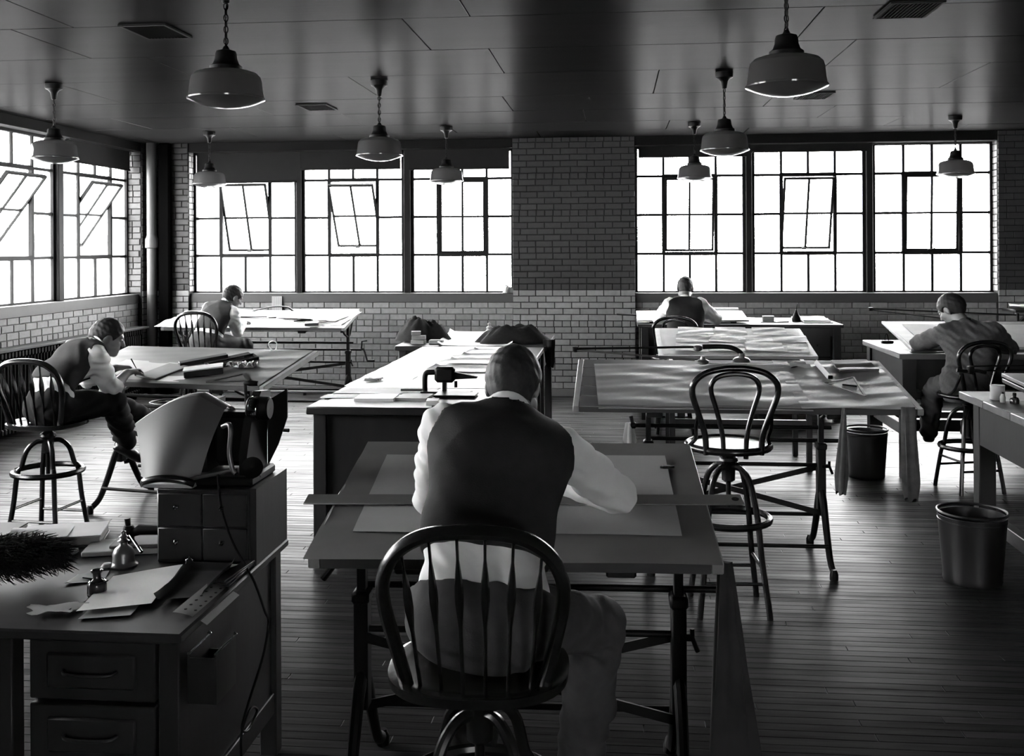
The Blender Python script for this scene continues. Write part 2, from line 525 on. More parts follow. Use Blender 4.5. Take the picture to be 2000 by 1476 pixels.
# brickwork ---------------------------------------------------------------
BL, BP, CH = 0.202, 0.2105, 0.0765
_bm = {}
def brick_geo(l, h, t, jx=0.0):
    c = 0.004
    vs = [(-l/2,0,0),(l/2,0,0),(l/2,0,h),(-l/2,0,h),
          (-l/2,-t+c,0),(l/2,-t+c,0),(l/2,-t+c,h),(-l/2,-t+c,h),
          (-l/2+c,-t,c),(l/2-c,-t+jx,c),(l/2-c,-t+jx,h-c),(-l/2+c,-t,h-c)]
    fs = [(0,1,5,4),(1,2,6,5),(2,3,7,6),(3,0,4,7),(4,5,9,8),(5,6,10,9),(6,7,11,10),(7,4,8,11),(8,9,10,11)]
    return vs, [tuple(q) for q in fs]
def bricks(parent, u0, u1, z0, z1, frame, first=None, limit=300, seed=1, used=0, split=1.27, low=None):
    low = low or M_BRICK
    """frame: Matrix taking (u along wall, -depth outwards, z) to the parent's space"""
    r = random.Random(seed)
    rest = MB(); restu = MB(); n = used
    k = 0; z = z0
    todo = []
    while z < z1 - 0.02:
        h = min(CH-0.009, z1-z)
        hd = (k % 6 == 4)
        p = BP/2 if hd else BP
        u = u0 - (p*0.5 if k % 2 else 0) - (0.03*r.random())
        while u < u1:
            a, b = max(u, u0), min(u+p-0.0095, u1)
            if b - a > 0.03:
                todo.append((a, b, z, h))
            u += p
        z += CH; k += 1
    if first:
        todo.sort(key=lambda q: 0 if first((q[0]+q[1])/2, q[2]) else 1)
    for (a, b, z, h) in todo:
        t = 0.009 + 0.003*r.random(); jx = (r.random()-0.5)*0.003
        l = b-a
        T = frame @ Matrix.Translation(((a+b)/2, 0, z))
        if n < limit:
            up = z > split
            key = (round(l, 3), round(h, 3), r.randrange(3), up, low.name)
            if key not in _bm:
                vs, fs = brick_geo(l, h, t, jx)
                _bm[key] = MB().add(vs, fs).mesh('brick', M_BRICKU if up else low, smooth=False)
            o = bpy.data.objects.new('brick', _bm[key])
            COL.objects.link(o); o.parent = parent
            o.matrix_local = T
            n += 1
        else:
            vs, fs = brick_geo(l, h, t, jx)
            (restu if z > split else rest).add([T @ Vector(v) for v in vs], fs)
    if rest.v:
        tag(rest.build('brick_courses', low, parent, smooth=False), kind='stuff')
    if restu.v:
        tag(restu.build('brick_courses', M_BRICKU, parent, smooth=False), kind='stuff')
    return n
I4 = Matrix.Identity(4)
def face_y(y):      # wall facing the camera side (-Y)
    return Matrix.Translation((0, y, 0))
def face_px(x):     # wall facing +X : u -> Y
    return Matrix.Translation((x, 0, 0)) @ Matrix.Rotation(PI/2, 4, 'Z')
def face_mx(x):     # wall facing -X : u -> -Y
    return Matrix.Translation((x, 0, 0)) @ Matrix.Rotation(-PI/2, 4, 'Z')

# back wall: spandrels under both window groups
wb = MB().box((-5.46, 12.775, -0.14), (-1.26, 13.05, 1.165)).box((0.252, 12.775, -0.14), (4.55, 13.05, 1.165))
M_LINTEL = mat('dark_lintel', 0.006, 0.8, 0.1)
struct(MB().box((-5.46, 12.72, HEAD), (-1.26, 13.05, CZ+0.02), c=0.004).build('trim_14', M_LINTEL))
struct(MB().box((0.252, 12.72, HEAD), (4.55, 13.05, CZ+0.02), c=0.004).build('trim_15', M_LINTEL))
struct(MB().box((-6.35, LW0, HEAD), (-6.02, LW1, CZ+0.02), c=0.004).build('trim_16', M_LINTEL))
wall_back = struct(wb.build('wall_back', M_MORTAR, smooth=False))
used = bricks(wall_back, -5.46, -1.26, 0.10, 1.165, face_y(12.776), first=lambda u, z: u > -3.3 and z > 0.3, limit=190, seed=2)
bricks(wall_back, 0.252, 4.55, 0.10, 1.165, face_y(12.776), first=lambda u, z: z > 0.62 and 2.3 < u < 4.2, limit=300, seed=3, used=190)
# pier between the groups
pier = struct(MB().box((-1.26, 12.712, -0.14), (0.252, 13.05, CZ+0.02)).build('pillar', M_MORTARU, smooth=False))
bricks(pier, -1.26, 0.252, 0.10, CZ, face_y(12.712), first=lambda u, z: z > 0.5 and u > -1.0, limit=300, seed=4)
# corner pilasters
pl = struct(MB().box((-6.3, 12.712, -0.14), (-5.46, 13.05, CZ+0.02)).box((-6.3, 12.555, -0.14), (-6.012, 12.72, CZ+0.02)).build('pillar', M_MORTARU, smooth=False))
bricks(pl, -5.72, -5.46, 0.10, CZ, face_y(12.712), limit=90, seed=5)
bricks(pl, -6.0, -5.72, 0.10, CZ, face_y(12.712), limit=90, seed=6)
bricks(pl, 12.56, 12.70, 0.10, CZ, face_px(-6.012), limit=130, seed=7)
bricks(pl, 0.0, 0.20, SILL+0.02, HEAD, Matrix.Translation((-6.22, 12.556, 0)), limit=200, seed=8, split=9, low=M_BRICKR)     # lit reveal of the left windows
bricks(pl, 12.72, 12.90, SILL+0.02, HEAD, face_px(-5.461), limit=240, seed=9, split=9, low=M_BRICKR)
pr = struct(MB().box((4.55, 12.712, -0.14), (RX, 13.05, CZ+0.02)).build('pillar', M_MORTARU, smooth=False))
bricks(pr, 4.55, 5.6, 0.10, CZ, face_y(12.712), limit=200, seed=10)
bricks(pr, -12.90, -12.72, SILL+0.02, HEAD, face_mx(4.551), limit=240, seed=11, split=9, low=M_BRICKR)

# left wall: spandrel, header, end pier nearer the camera
wl = MB().box((-6.35, LW0, -0.14), (-6.075, LW1, 1.165))
wl.box((-6.35, 7.0, -0.14), (-6.0, LW0, CZ+0.02)).box((-6.35, 2.2, -0.14), (-6.075, 7.0, 1.165)).box((-6.35, 2.2, HEAD), (-6.04, 7.0, CZ+0.02))
wl.box((-6.35, FY, -0.14), (-6.0, 2.2, CZ+0.02))
wall_left = struct(wl.build('wall_left', M_MORTAR, smooth=False))
bricks(wall_left, 9.0, LW1, 0.10, 1.165, face_px(-6.076), first=lambda u, z: z > 0.6 and u > 9.8, limit=300, seed=12)
wall_right = struct(MB().box((RX, FY-0.3, -0.14), (RX+0.3, 13.05, CZ+0.02)).build('wall_right', mat('plain_wall', 0.06, 0.8), smooth=False))
FW = [(0.6, 2.0), (2.05, 3.45), (3.5, 4.9)][1:]
wall_front = struct(MB().box((-6.35, FY-0.3, -0.14), (0.6, FY, CZ+0.02)).box((0.6, FY-0.3, SILL), (2.0, FY, HEAD)).box((4.9, FY-0.3, -0.14), (RX+0.3, FY, CZ+0.02)).box((0.6, FY-0.3, -0.14), (4.9, FY, SILL)).box((0.6, FY-0.3, HEAD), (4.9, FY, CZ+0.02)).box((2.0, FY-0.3, SILL), (2.05, FY, HEAD)).box((3.45, FY-0.3, SILL), (3.5, FY, HEAD)).build('wall_front', mat('plain_wall', 0.06, 0.8), smooth=False))

# concrete sills (trim) and baseboards
struct(MB().box((-5.46, 12.752, 1.16), (-1.26, 12.96, 1.278), c=0.006).build('trim_1', M_SILL))
struct(MB().box((0.252, 12.752, 1.16), (4.55, 12.96, 1.278), c=0.006).build('trim_2', M_SILL))
struct(MB().box((-6.30, LW0, 1.16), (-6.052, LW1, 1.278), c=0.006).build('trim_3', M_SILL))
M_BASEB = mat('baseboard_paint', 0.10, 0.4, 0.5)
bbk = MB()
for (a, b, yy) in ((-5.46, -1.26, 12.74), (-1.26, 0.252, 12.685), (0.252, 4.55, 12.74), (4.55, 7.6, 12.685), (-6.0, -5.46, 12.685)):
    bbk.box((a, yy, 0), (b, yy+0.04, 0.095), c=0.005)
struct(bbk.build('baseboard_back', M_BASEB))
struct(MB().box((-6.075, LW0, 0), (-6.035, 12.70, 0.095), c=0.005).build('baseboard_left', M_BASEB))
# heating pipes running along the back wall above the floor, left bay
hp = thing('heating_pipe', 'long pale steam pipe running just above the floor under the back windows', 'pipe', (-3.4, 12.60, 0))
o = MB((-3.4, 12.60, 0)).tube([(-5.3, 12.60, 0.05), (-1.6, 12.60, 0.05)], 0.022, 10).build('pipe_run', mat('pipe_run_paint', 0.30, 0.4), hp)
for xx in (-5.2, -3.9, -2.7, -1.7):
    MB((-3.4, 12.60, 0)).box((xx-0.012, 12.58, 0), (xx+0.012, 12.62, 0.03)).build('pipe_foot', M_BLACK, hp)

# windows ----------------------------------------------------------------
def pane_mesh(w, h):
    key = ('pane', round(w, 3), round(h, 3))
    if key not in _bm:
        _bm[key] = MB().box((0, -0.002, 0), (w, 0.002, h)).mesh('pane', M_GLASS, smooth=False)
    return _bm[key]
def steel_window(name, w, T, tilt, pivot=0.33):
    """w wide, glazing plane at local y=0, x from 0..w, world z"""
    root = MB()
    t = 0.038
    root.box((0, -0.03, SILL), (t, 0.03, HEAD)); root.box((w-t, -0.03, SILL), (w, 0.03, HEAD))
    root.box((t, -0.03, SILL), (w-t, 0.03, SILL+0.018)); root.box((t, -0.03, HEAD-0.03), (w-t, 0.03, HEAD))
    o = struct(root.build(name, M_STEEL, smooth=False))
    o.matrix_world = T
    xs = [t + (w-2*t)*i/4 for i in range(5)]
    mt = 0.015
    mun = MB()
    for i in (1, 2, 3):
        for (a, b) in ((0, 1), (1, 3), (3, 4)):
            if i == 2 and (a, b) == (1, 3):
                continue
            wd = mt if not (i in (1, 3) and (a, b) == (1, 3)) else 0.022
            mun.box((xs[i]-wd, -0.022, ROWS[a]), (xs[i]+wd, 0.022, ROWS[b]))
    for k in (1, 2, 3):
        for (a, b) in ((0, 1), (1, 3), (3, 4)):
            if k == 2 and (a, b) == (1, 3):
                continue
            ht = mt if not (k in (1, 3) and (a, b) == (1, 3)) else 0.023
            mun.box((xs[a], -0.021, ROWS[k]-ht), (xs[b], 0.021, ROWS[k]+ht))
    mun.build('muntin_grid', M_STEEL, o, smooth=False)
    for i in range(4):
        for k in range(4):
            if i in (1, 2) and k in (1, 2):
                continue
            p = link_copy(pane_mesh(xs[i+1]-xs[i]-0.006, ROWS[k+1]-ROWS[k]-0.006), 'pane', o, (xs[i]+0.003, 0, ROWS[k]+0.003))
    # pivoting sash: hinged at its pivot height, foot swinging out
    sx0, sx1 = xs[1]+0.02, xs[3]-0.02
    sz0, sz1 = ROWS[1]+0.022, ROWS[3]-0.022
    zp = sz1 - pivot*(sz1-sz0)
    f = MB()
    ft = 0.026
    f.box((0, -0.018, sz0-zp), (ft, 0.018, sz1-zp)); f.box((sx1-sx0-ft, -0.018, sz0-zp), (sx1-sx0, 0.018, sz1-zp))
    f.box((ft, -0.018, sz0-zp), (sx1-sx0-ft, 0.018, sz0-zp+ft)); f.box((ft, -0.018, sz1-zp-ft), (sx1-sx0-ft, 0.018, sz1-zp))
    mx = (sx1-sx0)/2; mz = (ROWS[2]-zp)
    f.box((mx-0.013, -0.014, sz0-zp+ft), (mx+0.013, 0.014, sz1-zp-ft))
    f.box((ft, -0.013, mz-0.012), (sx1-sx0-ft, 0.013, mz+0.012))
    sash = f.build('sash', M_STEEL, o, smooth=False)
    sash.location = (sx0, 0, zp); sash.rotation_euler = (tilt, 0, 0)
    for (a, b) in ((ft, mx-0.009), (mx+0.009, sx1-sx0-ft)):
        for (c, d) in ((sz0-zp+ft, mz-0.009), (mz+0.009, sz1-zp-ft)):
            link_copy(pane_mesh(b-a, d-c), 'sash_pane', sash, (a, 0, c))
    l = MB().box((mx-0.05, -0.045, sz0-zp+0.002), (mx+0.01, -0.018, sz0-zp+0.022), c=0.004).tube([(mx-0.02, -0.04, sz0-zp+0.015), (mx+0.03, -0.05, sz0-zp+0.03)], 0.006, 8)
    l.build('latch', M_STEEL, sash)
    return o
def mullion(n, x0, x1, T):
    m = MB().box((x0, -0.075, SILL), (x1, 0.05, HEAD), c=0.006)
    o = struct(m.build('trim_%d' % n, M_STEEL, smooth=False)); o.matrix_world = T
    return o
TB = Matrix.Translation((0, 12.90, 0))
ux = [(-5.46, -4.07), (-4.005, -2.665), (-2.58, -1.26), (0.252, 1.615), (1.688, 3.055), (3.133, 4.55)]
tl = [0.36, 0.55, 0.0, 0.17, 0.33, 0.05]
for i, (a, b) in enumerate(ux):
    steel_window('window_%d' % (i+1), b-a, Matrix.Translation((a, 12.90, 0)), tl[i])
mullion(5, -4.07, -4.005, TB); mullion(6, -2.665, -2.58, TB); mullion(7, 1.615, 1.688, TB); mullion(8, 3.055, 3.133, TB)
def TL(y):      # local x runs -Y... along the left wall from y towards the camera side is +; use +Y and outward -X
    return Matrix.Translation((-6.22, y, 0)) @ Matrix.Rotation(PI/2, 4, 'Z')
ly = [(10.94, 12.555), (9.24, 10.83), (7.80, 9.16)]
for i, (a, b) in enumerate(ly):
    steel_window('window_%d' % (i+7), b-a, TL(a), [0.62, 0.66, 0.4][i])
mullion(9, 10.83, 10.94, TL(0)); mullion(10, 9.16, 9.24, TL(0))
struct(MB().box((-6.30, 2.2, 1.16), (-6.052, 7.0, 1.278), c=0.006).build('trim_4', M_SILL))
for i, (a, b) in enumerate([(5.45, 7.0), (3.82, 5.37), (2.2, 3.74)]):
    steel_window('window_%d' % (i+13), b-a, TL(a), [0.3, 0.5, 0.2][i])
mullion(11, 5.37, 5.45, TL(0)); mullion(12, 3.74, 3.82, TL(0))
# unseen windows added in the wall behind the camera for fill light
TF = Matrix.Translation((0, FY-0.15, 0)) @ Matrix.Rotation(PI, 4, 'Z')
for i, (a, b) in enumerate(FW):
    steel_window('window_%d' % (i+10), b-a, Matrix.Translation((b, FY-0.15, 0)) @ Matrix.Rotation(PI, 4, 'Z'), 0.0)

# roller blinds
def blind(a, b, zb, label, T, group='roller blinds at the window heads'):
    r = thing('roller_blind', label, 'blind', T @ Vector(((a+b)/2, 0, 3.13)), 0, group)
    r.rotation_euler = T.to_euler()
    h = 3.13
    cx = (a+b)/2
    MB((cx, 0, h)).tube([(a, 0, 3.125), (b, 0, 3.125)], 0.034, 14).build('roller', M_BLIND, r)
    rr = random.Random(int(a*100))
    MB((cx, 0, h)).sheet(lambda u, v: (a+0.012+(b-a-0.024)*u, 0.034-0.004*math.sin(9*u+3), 3.125+(zb-3.125)*v), 16, 8, 0.002).build('blind_cloth', M_BLIND, r)
    MB((cx, 0, h)).box((a+0.012, 0.024, zb-0.012), (b-0.012, 0.040, zb+0.012), c=0.003).build('hem_bar', M_BLIND, r)
    return r
TBb = Matrix.Translation((0, 12.79, 0))
blind(-5.40, -4.05, 2.71, 'roller blind pulled lowest of all, over the leftmost back window', TBb)
blind(-4.02, -2.69, 2.865, 'roller blind pulled part way down over second back window from the left', TBb)
blind(-2.61, -1.30, 2.85, 'roller blind part way down over back window just left of brick pier', TBb)
blind(0.29, 1.64, 2.965, 'short roller blind over back window just right of the brick pier', TBb)
blind(1.67, 3.08, 3.01, 'nearly rolled-up blind over the middle window of the right group', TBb)
blind(3.12, 4.52, 3.085, 'fully rolled-up blind over the rightmost back window', TBb)
blind(10.97, 12.52, 2.86, 'roller blind over the side-wall window nearest the corner', Matrix.Translation((-6.11, 0, 0)) @ Matrix.Rotation(PI/2, 4, 'Z'))

# what little shows outside
og = struct(MB().box((-160, -60, -9.3), (90, 220, -9.0)).build('ground', M_GROUND, smooth=False))
far = thing('far_building', 'pale long factory building seen hazily through the left side windows', 'building', (-60, 106, -9))
MB((-60, 106, -9)).box((-75, 98, -9), (-40, 114, 2.6)).build('walls', M_FAR, far, smooth=False)
MB((-60, 106, -9)).box((-75.4, 97.6, 2.6), (-39.6, 114.4, 3.3)).build('roof_edge', M_FAR2, far, smooth=False)
wm = MB().box((0, -0.1, 0), (0.9, 0.05, 1.7)).mesh('window', M_FAR2, smooth=False)
for k in range(16):
    link_copy(wm, 'window', far, (-14+2.1*k, -8.0, 9.2))

# down pipe in the corner
dp = thing('drain_pipe', 'round drain pipe standing in the corner by the left windows, painted darker below', 'pipe', (-5.90, 12.60, 0))
MB((-5.90, 12.60, 0)).tube([(-5.90, 12.60, 1.27), (-5.90, 12.60, CZ)], 0.062, 18).build('upper_pipe', M_PIPE1, dp)
MB((-5.90, 12.60, 0)).tube([(-5.90, 12.60, 0), (-5.90, 12.60, 1.27)], 0.062, 18).build('lower_pipe', M_PIPE2, dp)['label'] = 'darker painted lower half'
MB((-5.90, 12.60, 0)).lathe([(0.062, 1.86), (0.083, 1.87), (0.083, 1.98), (0.070, 2.0), (0.062, 2.03)], 18, Matrix.Translation((-5.90, 12.60, 0)), close=False).build('coupling', M_PIPE1, dp)

struct(MB().box((-5.82, 12.60, 0), (-5.665, 12.70, CZ), c=0.02).build('trim_13', mat('recess_shade_black', 0.002, 0.9, 0.0)))  # black strip added to stand for the shadow in the corner recess
# radiator under the side windows
rad = thing('radiator', 'long black column radiator under the side-wall windows', 'radiator', (-5.93, 10.4, 0))
colm = MB().box((-0.07, -0.020, 0.10), (0.07, 0.020, 0.80), c=0.014).box((-0.085, -0.026, 0.79), (0.085, 0.026, 0.86), c=0.012).box((-0.085, -0.026, 0.06), (0.085, 0.026, 0.12), c=0.012).mesh('column', M_BLACK)
for k in range(62):
    link_copy(colm, 'column', rad, (0, -1.75+0.058*k, 0))
MB().box((-0.10, -1.85, 0.86), (0.11, 1.95, 0.885), c=0.004).build('top_shelf', mat('radiator_shelf', 0.06, 0.4), rad)
for yy in (-1.7, 0, 1.7):
    MB().box((-0.05, yy-0.02, 0), (0.05, yy+0.02, 0.07)).build('foot', M_BLACK, rad)

# pendant lamps ------------------------------------------------------------
def pendant():
    r = thing('pendant_lamp', '', 'lamp', (0, 0, CZ))
    Z = CZ
    can = [(0.004, -0.135), (0.018, -0.13), (0.024, -0.095), (0.028, -0.075), (0.045, -0.055), (0.066, -0.045), (0.070, -0.03), (0.070, -0.004), (0.06, 0.0)]
    MB().lathe(can, 22).build('canopy', M_BRONZE, r)
    ch = MB()
    z = -0.13
    k = 0
    while z > -0.355:
        ring = []
        for i in range(12):
            a = 2*PI*i/12
            p = (0.0105*math.cos(a), 0.019*math.sin(a))
            ring.append((p[0], 0, z-0.017+p[1]) if k % 2 == 0 else (0, p[0], z-0.017+p[1]))
        ch.tube(ring, 0.0033, 6, closed=True)
        z -= 0.029; k += 1
    ch.tube([(0.004, 0.004, -0.12), (-0.004, 0.003, -0.24), (0.003, -0.004, -0.37)], 0.0035, 6)
    ch.build('chain', M_CHAIN, r)
    fit = [(0.010, -0.345), (0.014, -0.352), (0.018, -0.362), (0.048, -0.372), (0.053, -0.385), (0.055, -0.410), (0.064, -0.435), (0.080, -0.447), (0.080, -0.464), (0.070, -0.468)]
    MB().lathe(fit, 26).build('fitter', M_BRONZE, r)
    gl = [(0.072, -0.462), (0.082, -0.466), (0.120, -0.472), (0.150, -0.482), (0.1685, -0.500), (0.174, -0.52), (0.1795, -0.570), (0.185, -0.601), (0.191, -0.606), (0.1905, -0.613),
          (0.180, -0.617), (0.150, -0.630), (0.110, -0.643), (0.065, -0.6525), (0.020, -0.657), (0.001, -0.6575)]
    MB().lathe(gl, 48, close=False).build('globe', M_OPAL, r, angle=25)
    return r
lp = pendant()
spots = [(-1.93, 4.96, 'large schoolhouse pendant in the left of the two nearest hanging lamps, black fitter'),
         (-1.89, 8.15, 'schoolhouse pendant in front of the second back window blind'),
         (-1.87, 11.36, 'small pendant hanging in front of the window left of the brick pier'),
         (-4.66, 11.45, 'pendant hanging in front of the leftmost back window beside the corner'),
         (-4.56, 7.97, 'dark pendant hanging before the side-wall windows'),
         (0.81, 4.92, 'largest pendant, over the right side, beside the ceiling vent'),
         (0.86, 8.12, 'pendant hanging middle distance over the bentwood stool'),
         (0.88, 11.38, 'small pendant above the man at the far desk right of the pier'),
         (3.58, 11.20, 'pendant in front of the rightmost back window')]
for i, (x, y, lab) in enumerate(spots):
    o = lp if i == 0 else copy_tree(lp)
    o.location = (x, y, CZ); o.rotation_euler = (0, 0, 0.4*i)
    tag(o, lab, 'lamp', 'schoolhouse pendant lamps')

# ceiling vents
def vent():
    r = thing('ceiling_vent', '', 'vent', (0, 0, CZ))
    f = MB().box((-0.15, -0.20, -0.012), (-0.13, 0.20, 0), c=0.002).box((0.13, -0.20, -0.012), (0.15, 0.20, 0), c=0.002)
    f.box((-0.13, -0.20, -0.012), (0.13, -0.18, 0)).box((-0.13, 0.18, -0.012), (0.13, 0.20, 0))
    f.build('frame', mat('vent_frame', 0.02, 0.9, 0.05), r)
    MB().box((-0.13, -0.18, -0.001), (0.13, 0.18, 0.0)).build('opening', mat('vent_dark', 0.002, 0.9, 0.0), r)
    sm = MB().box((-0.0035, -0.18, -0.010), (0.0035, 0.18, 0.0), Matrix.Rotation(0.5, 4, 'Y')).mesh('slat', mat('vent_slat', 0.004, 0.9, 0.05), smooth=False)
    for k in range(12):
        link_copy(sm, 'slat', r, (-0.12+0.0218*k, 0, -0.002))
    return r
v0 = vent()
for i, (x, y, lab) in enumerate([(-2.83, 6.12, 'slatted ceiling vent beside the nearest left pendant'), (-2.83, 9.58, 'small slatted ceiling vent between the left pendants and the windows'),
                                 (1.69, 6.09, 'slatted ceiling vent at the top right edge of the ceiling'), (1.80, 9.47, 'slatted ceiling vent just right below the largest pendant')]):
    o = v0 if i == 0 else copy_tree(v0)
    o.location = (x, y, CZ-0.001)
    tag(o, lab, 'vent', 'ceiling vents')
# ---------------------------------------------------------------- drafting tables on iron trestles
def drafting_table(name, label, loc, rz, W, D, zn, rise, px0, px1, bmat, group='drafting tables on iron trestles', edge=None, knob='wing', t=0.035):
    """local frame: x along the table, y away from the sitter; board near edge at y=-D/2, height zn; far edge zn+rise"""
    r = thing(name, label, 'table', loc, rz, group)
    al = math.atan2(rise, D)
    sl = math.hypot(rise, D)
    MT = Matrix.Translation((0, -D/2, zn)) @ Matrix.Rotation(al, 4, 'X')
    b = MB()
    nb_ = 5
    for i in range(nb_):   # glued planks of the board
        y0, y1 = sl*i/nb_, sl*(i+1)/nb_
        b.box((-W/2+0.035, y0+0.0005, -t), (W/2-0.035, y1-0.0005, 0), MT, c=0.003)
    board = tag(b.build('board', bmat, r), kind='stuff')
    em = edge or M_WOODLT
    for s_ in (-1, 1):
        x0, x1 = (W/2-0.035, W/2) if s_ > 0 else (-W/2, -W/2+0.035)
        MB().box((x0, 0, -t), (x1, sl, 0.0005), MT, c=0.003).build('end_strip', em, r)
    for s_ in (-1, 1):
        x = s_*0.26*W
        MB().box((x-0.045, 0.05, -t-0.045), (x+0.045, sl-0.05, -t), MT, c=0.006).build('batten', M_DWOOD, r)
    zc = zn + rise*0.5 - t
    for x in (px0, px1):
        p = MB()
        p.box((x-0.024, -0.035, 0.30), (x+0.024, 0.035, 0.70), c=0.006)
        p.box((x-0.015, -0.022, 0.68), (x+0.015, 0.022, zc-0.04), c=0.004)
        p.box((x-0.030, -0.042, 0.655), (x+0.030, 0.042, 0.70), c=0.01)
        # rocker arms under the board
        for s_ in (-1, 1):
            p.tube(spline([(x, 0, zc-0.17), (x, s_*0.08, zc-0.15), (x, s_*0.17, zc-0.08+s_*0.17*rise/D), (x, s_*0.20, zc-0.035+s_*0.20*rise/D)], 4), 0.011, 8)
        p.bar((x, -0.26, zc-0.028-0.26*rise/D), (x, 0.26, zc-0.028+0.26*rise/D), 0.035, 0.03)
        ped = p.build('pedestal', M_BLACK, r)
        for s_ in (-1, 1):
            f = MB()
            pts = spline([(x, s_*0.005, 0.42), (x, s_*0.07, 0.36), (x, s_*0.15, 0.22), (x, s_*0.24, 0.09), (x, s_*0.32, 0.045), (x, s_*0.355, 0.03)], 5)
            f.tube(pts, [0.030-0.010*i/(len(pts)-1) for i in range(len(pts))], 9, flat=(1, 0.75))
            f.lathe([(0.018, 0), (0.024, 0.004), (0.024, 0.035), (0.014, 0.06)], 12, Matrix.Translation((x, s_*0.35, 0)))
            f.build('foot', M_BLACK, ped)
    rods = [(0.0, 0.785, -0.09, 0.06), (0.045, 0.70, -0.0, 0.14), (0.0, 0.565, 0.0, 0.0), (0.20, 0.225, 0.0, 0.0), (-0.22, 0.15, 0.0, 0.0)]
    for (y, z, a, c_) in rods:
        MB().tube([(px0+a, y, z), (px1+c_, y, z)], 0.012, 10).build('cross_rod', M_BLACK, r)
    MB().bar((px0, -0.03, 0.55), (px1, -0.03, 0.29), 0.008, 0.032).build('brace', M_BLACK, r)
    MB().bar((px0, 0.03, 0.29), (px1, 0.03, 0.55), 0.008, 0.032).build('brace', M_BLACK, r)
    k = MB()
    if knob == 'wing':
        c0 = Vector((px0-0.09, 0, 0.785))
        k.lathe([(0.012, -0.02), (0.02, -0.012), (0.02, 0.012), (0.012, 0.02)], 12, Matrix.Translation(c0) @ Matrix.Rotation(PI/2, 4, 'Y'))
        k.tube([c0, c0+Vector((-0.012, 0.0, 0.055))], [0.010, 0.012], 8).tube([c0, c0+Vector((-0.045, 0.0, -0.055))], [0.010, 0.012], 8)
    else:
        c0 = Vector((px1+0.14, 0.045, 0.70))
        k.tube(spline([c0, c0+Vector((0.03, 0, 0.0)), c0+Vector((0.075, -0.03, -0.12))], 4), 0.010, 8)
        k.tube([c0+Vector((0.075, -0.03, -0.12)), c0+Vector((0.16, -0.03, -0.12))], [0.010, 0.013], 8)
        k.tube([c0, c0+Vector((0.0, 0.03, 0.09)), c0+Vector((0.06, 0.03, 0.10))], 0.009, 8)
    k.build('hand_knob', M_BLACK, r)
    k2 = MB()
    for (z, y) in ((0.565, -0.03),):
        c1 = Vector((px1+0.03, y, z))
        k2.tube([c1-Vector((0.03, 0, 0)), c1+Vector((0.012, 0, 0))], 0.012, 8)
        k2.tube([c1+Vector((0.012, 0, 0.03)), c1+Vector((0.012, 0, 0)), c1+Vector((0.03, 0, -0.045))], 0.008, 8)
    k2.build('wing_screw', M_BLACK, r)
    return r, MT, sl

def on_board(tab, MT):
    """matrix: board-plane coordinates (x, y up the slope, height above it) -> world"""
    return Matrix.Translation(tab.location) @ Matrix.Rotation(tab.rotation_euler.z, 4, 'Z') @ MT

M_BOARDD = mat('drawing_board_dark', 0.045, 0.45, 0.5, var=0.15, vscale=6, stretch=(0.4, 2, 2))
tabC, MTc, slC = drafting_table('drafting_table', 'near drafting table at which the man in the foreground sits with his back turned', (-0.315, 3.415, 0), 0.035, 1.22, 0.88, 0.935, 0.172, -0.54, 0.52, M_BOARDD)
tabD, MTd, slD = drafting_table('drafting_table', 'long drafting table covered in brown paper behind the empty bentwood stool', (0.708, 6.155, 0), 0.0, 1.885, 0.94, 0.968, 0.157, -0.513, 0.49, M_BOARDD)
tabB, MTb, slB = drafting_table('drafting_table', 'paper-covered drafting table the man at the left leans over', (-3.03, 7.08, 0), -0.175, 1.62, 0.80, 0.94, 0.16, -0.58, 0.47, M_WOODMID, knob='crank')
tabA, MTa, slA = drafting_table('drafting_table', 'drafting table heaped with white sheets by the left back windows', (-4.0, 11.33, 0), 0.0, 2.10, 0.68, 0.975, 0.15, -0.9, 1.0, M_WOODMID, knob='crank')

# ---------------------------------------------------------------- revolving stools
def stool_base(r, zs, ring_z=0.455, foot=0.245, arch=None):
    """bent legs, ring, stretchers and screw; zs = underside of the seat"""
    a0 = zs-0.06
    ftop = MB().lathe([(0.02, a0-0.11), (0.034, a0-0.10), (0.036, a0-0.02), (0.05, a0), (0.045, a0+0.015), (0.022, a0+0.03), (0.022, zs)], 16)
    ftop.build('hub', M_BENT, r)
    MB().tube([(0, 0, a0-0.24), (0, 0, zs-0.01)], 0.013, 10).build('screw', M_BLACK, r)
    for k in range(4):
        a = PI/4 + k*PI/2
        c, s_ = math.cos(a), math.sin(a)
        prof = [(0.02, a0-0.03), (0.075, a0-0.035), (0.125, a0-0.085), (0.155, a0-0.18), (0.178, ring_z), (0.2, 0.27), (foot-0.012, 0.08), (foot, 0.0)]
        pts = spline([(q*c, q*s_, z) for q, z in prof], 5)
        MB().tube(pts, 0.0155, 9).build('leg', M_BENT, r)
    pts = [(0.207*math.cos(2*PI*i/36), 0.207*math.sin(2*PI*i/36), ring_z) for i in range(36)]
    MB().tube(pts, 0.0155, 8, closed=True, flat=(1.15, 1.0)).build('foot_ring', M_BENT, r)
    for k in range(4):
        a = PI/4 + k*PI/2; b = a+PI/2
        z = 0.17 + 0.07*(k % 2)
        q = 0.245-0.045*z/0.27
        MB().tube([(q*math.cos(a), q*math.sin(a), z), (q*math.cos(b), q*math.sin(b), z)], [0.009, 0.009], 8).build('stretcher', M_BENT, r)

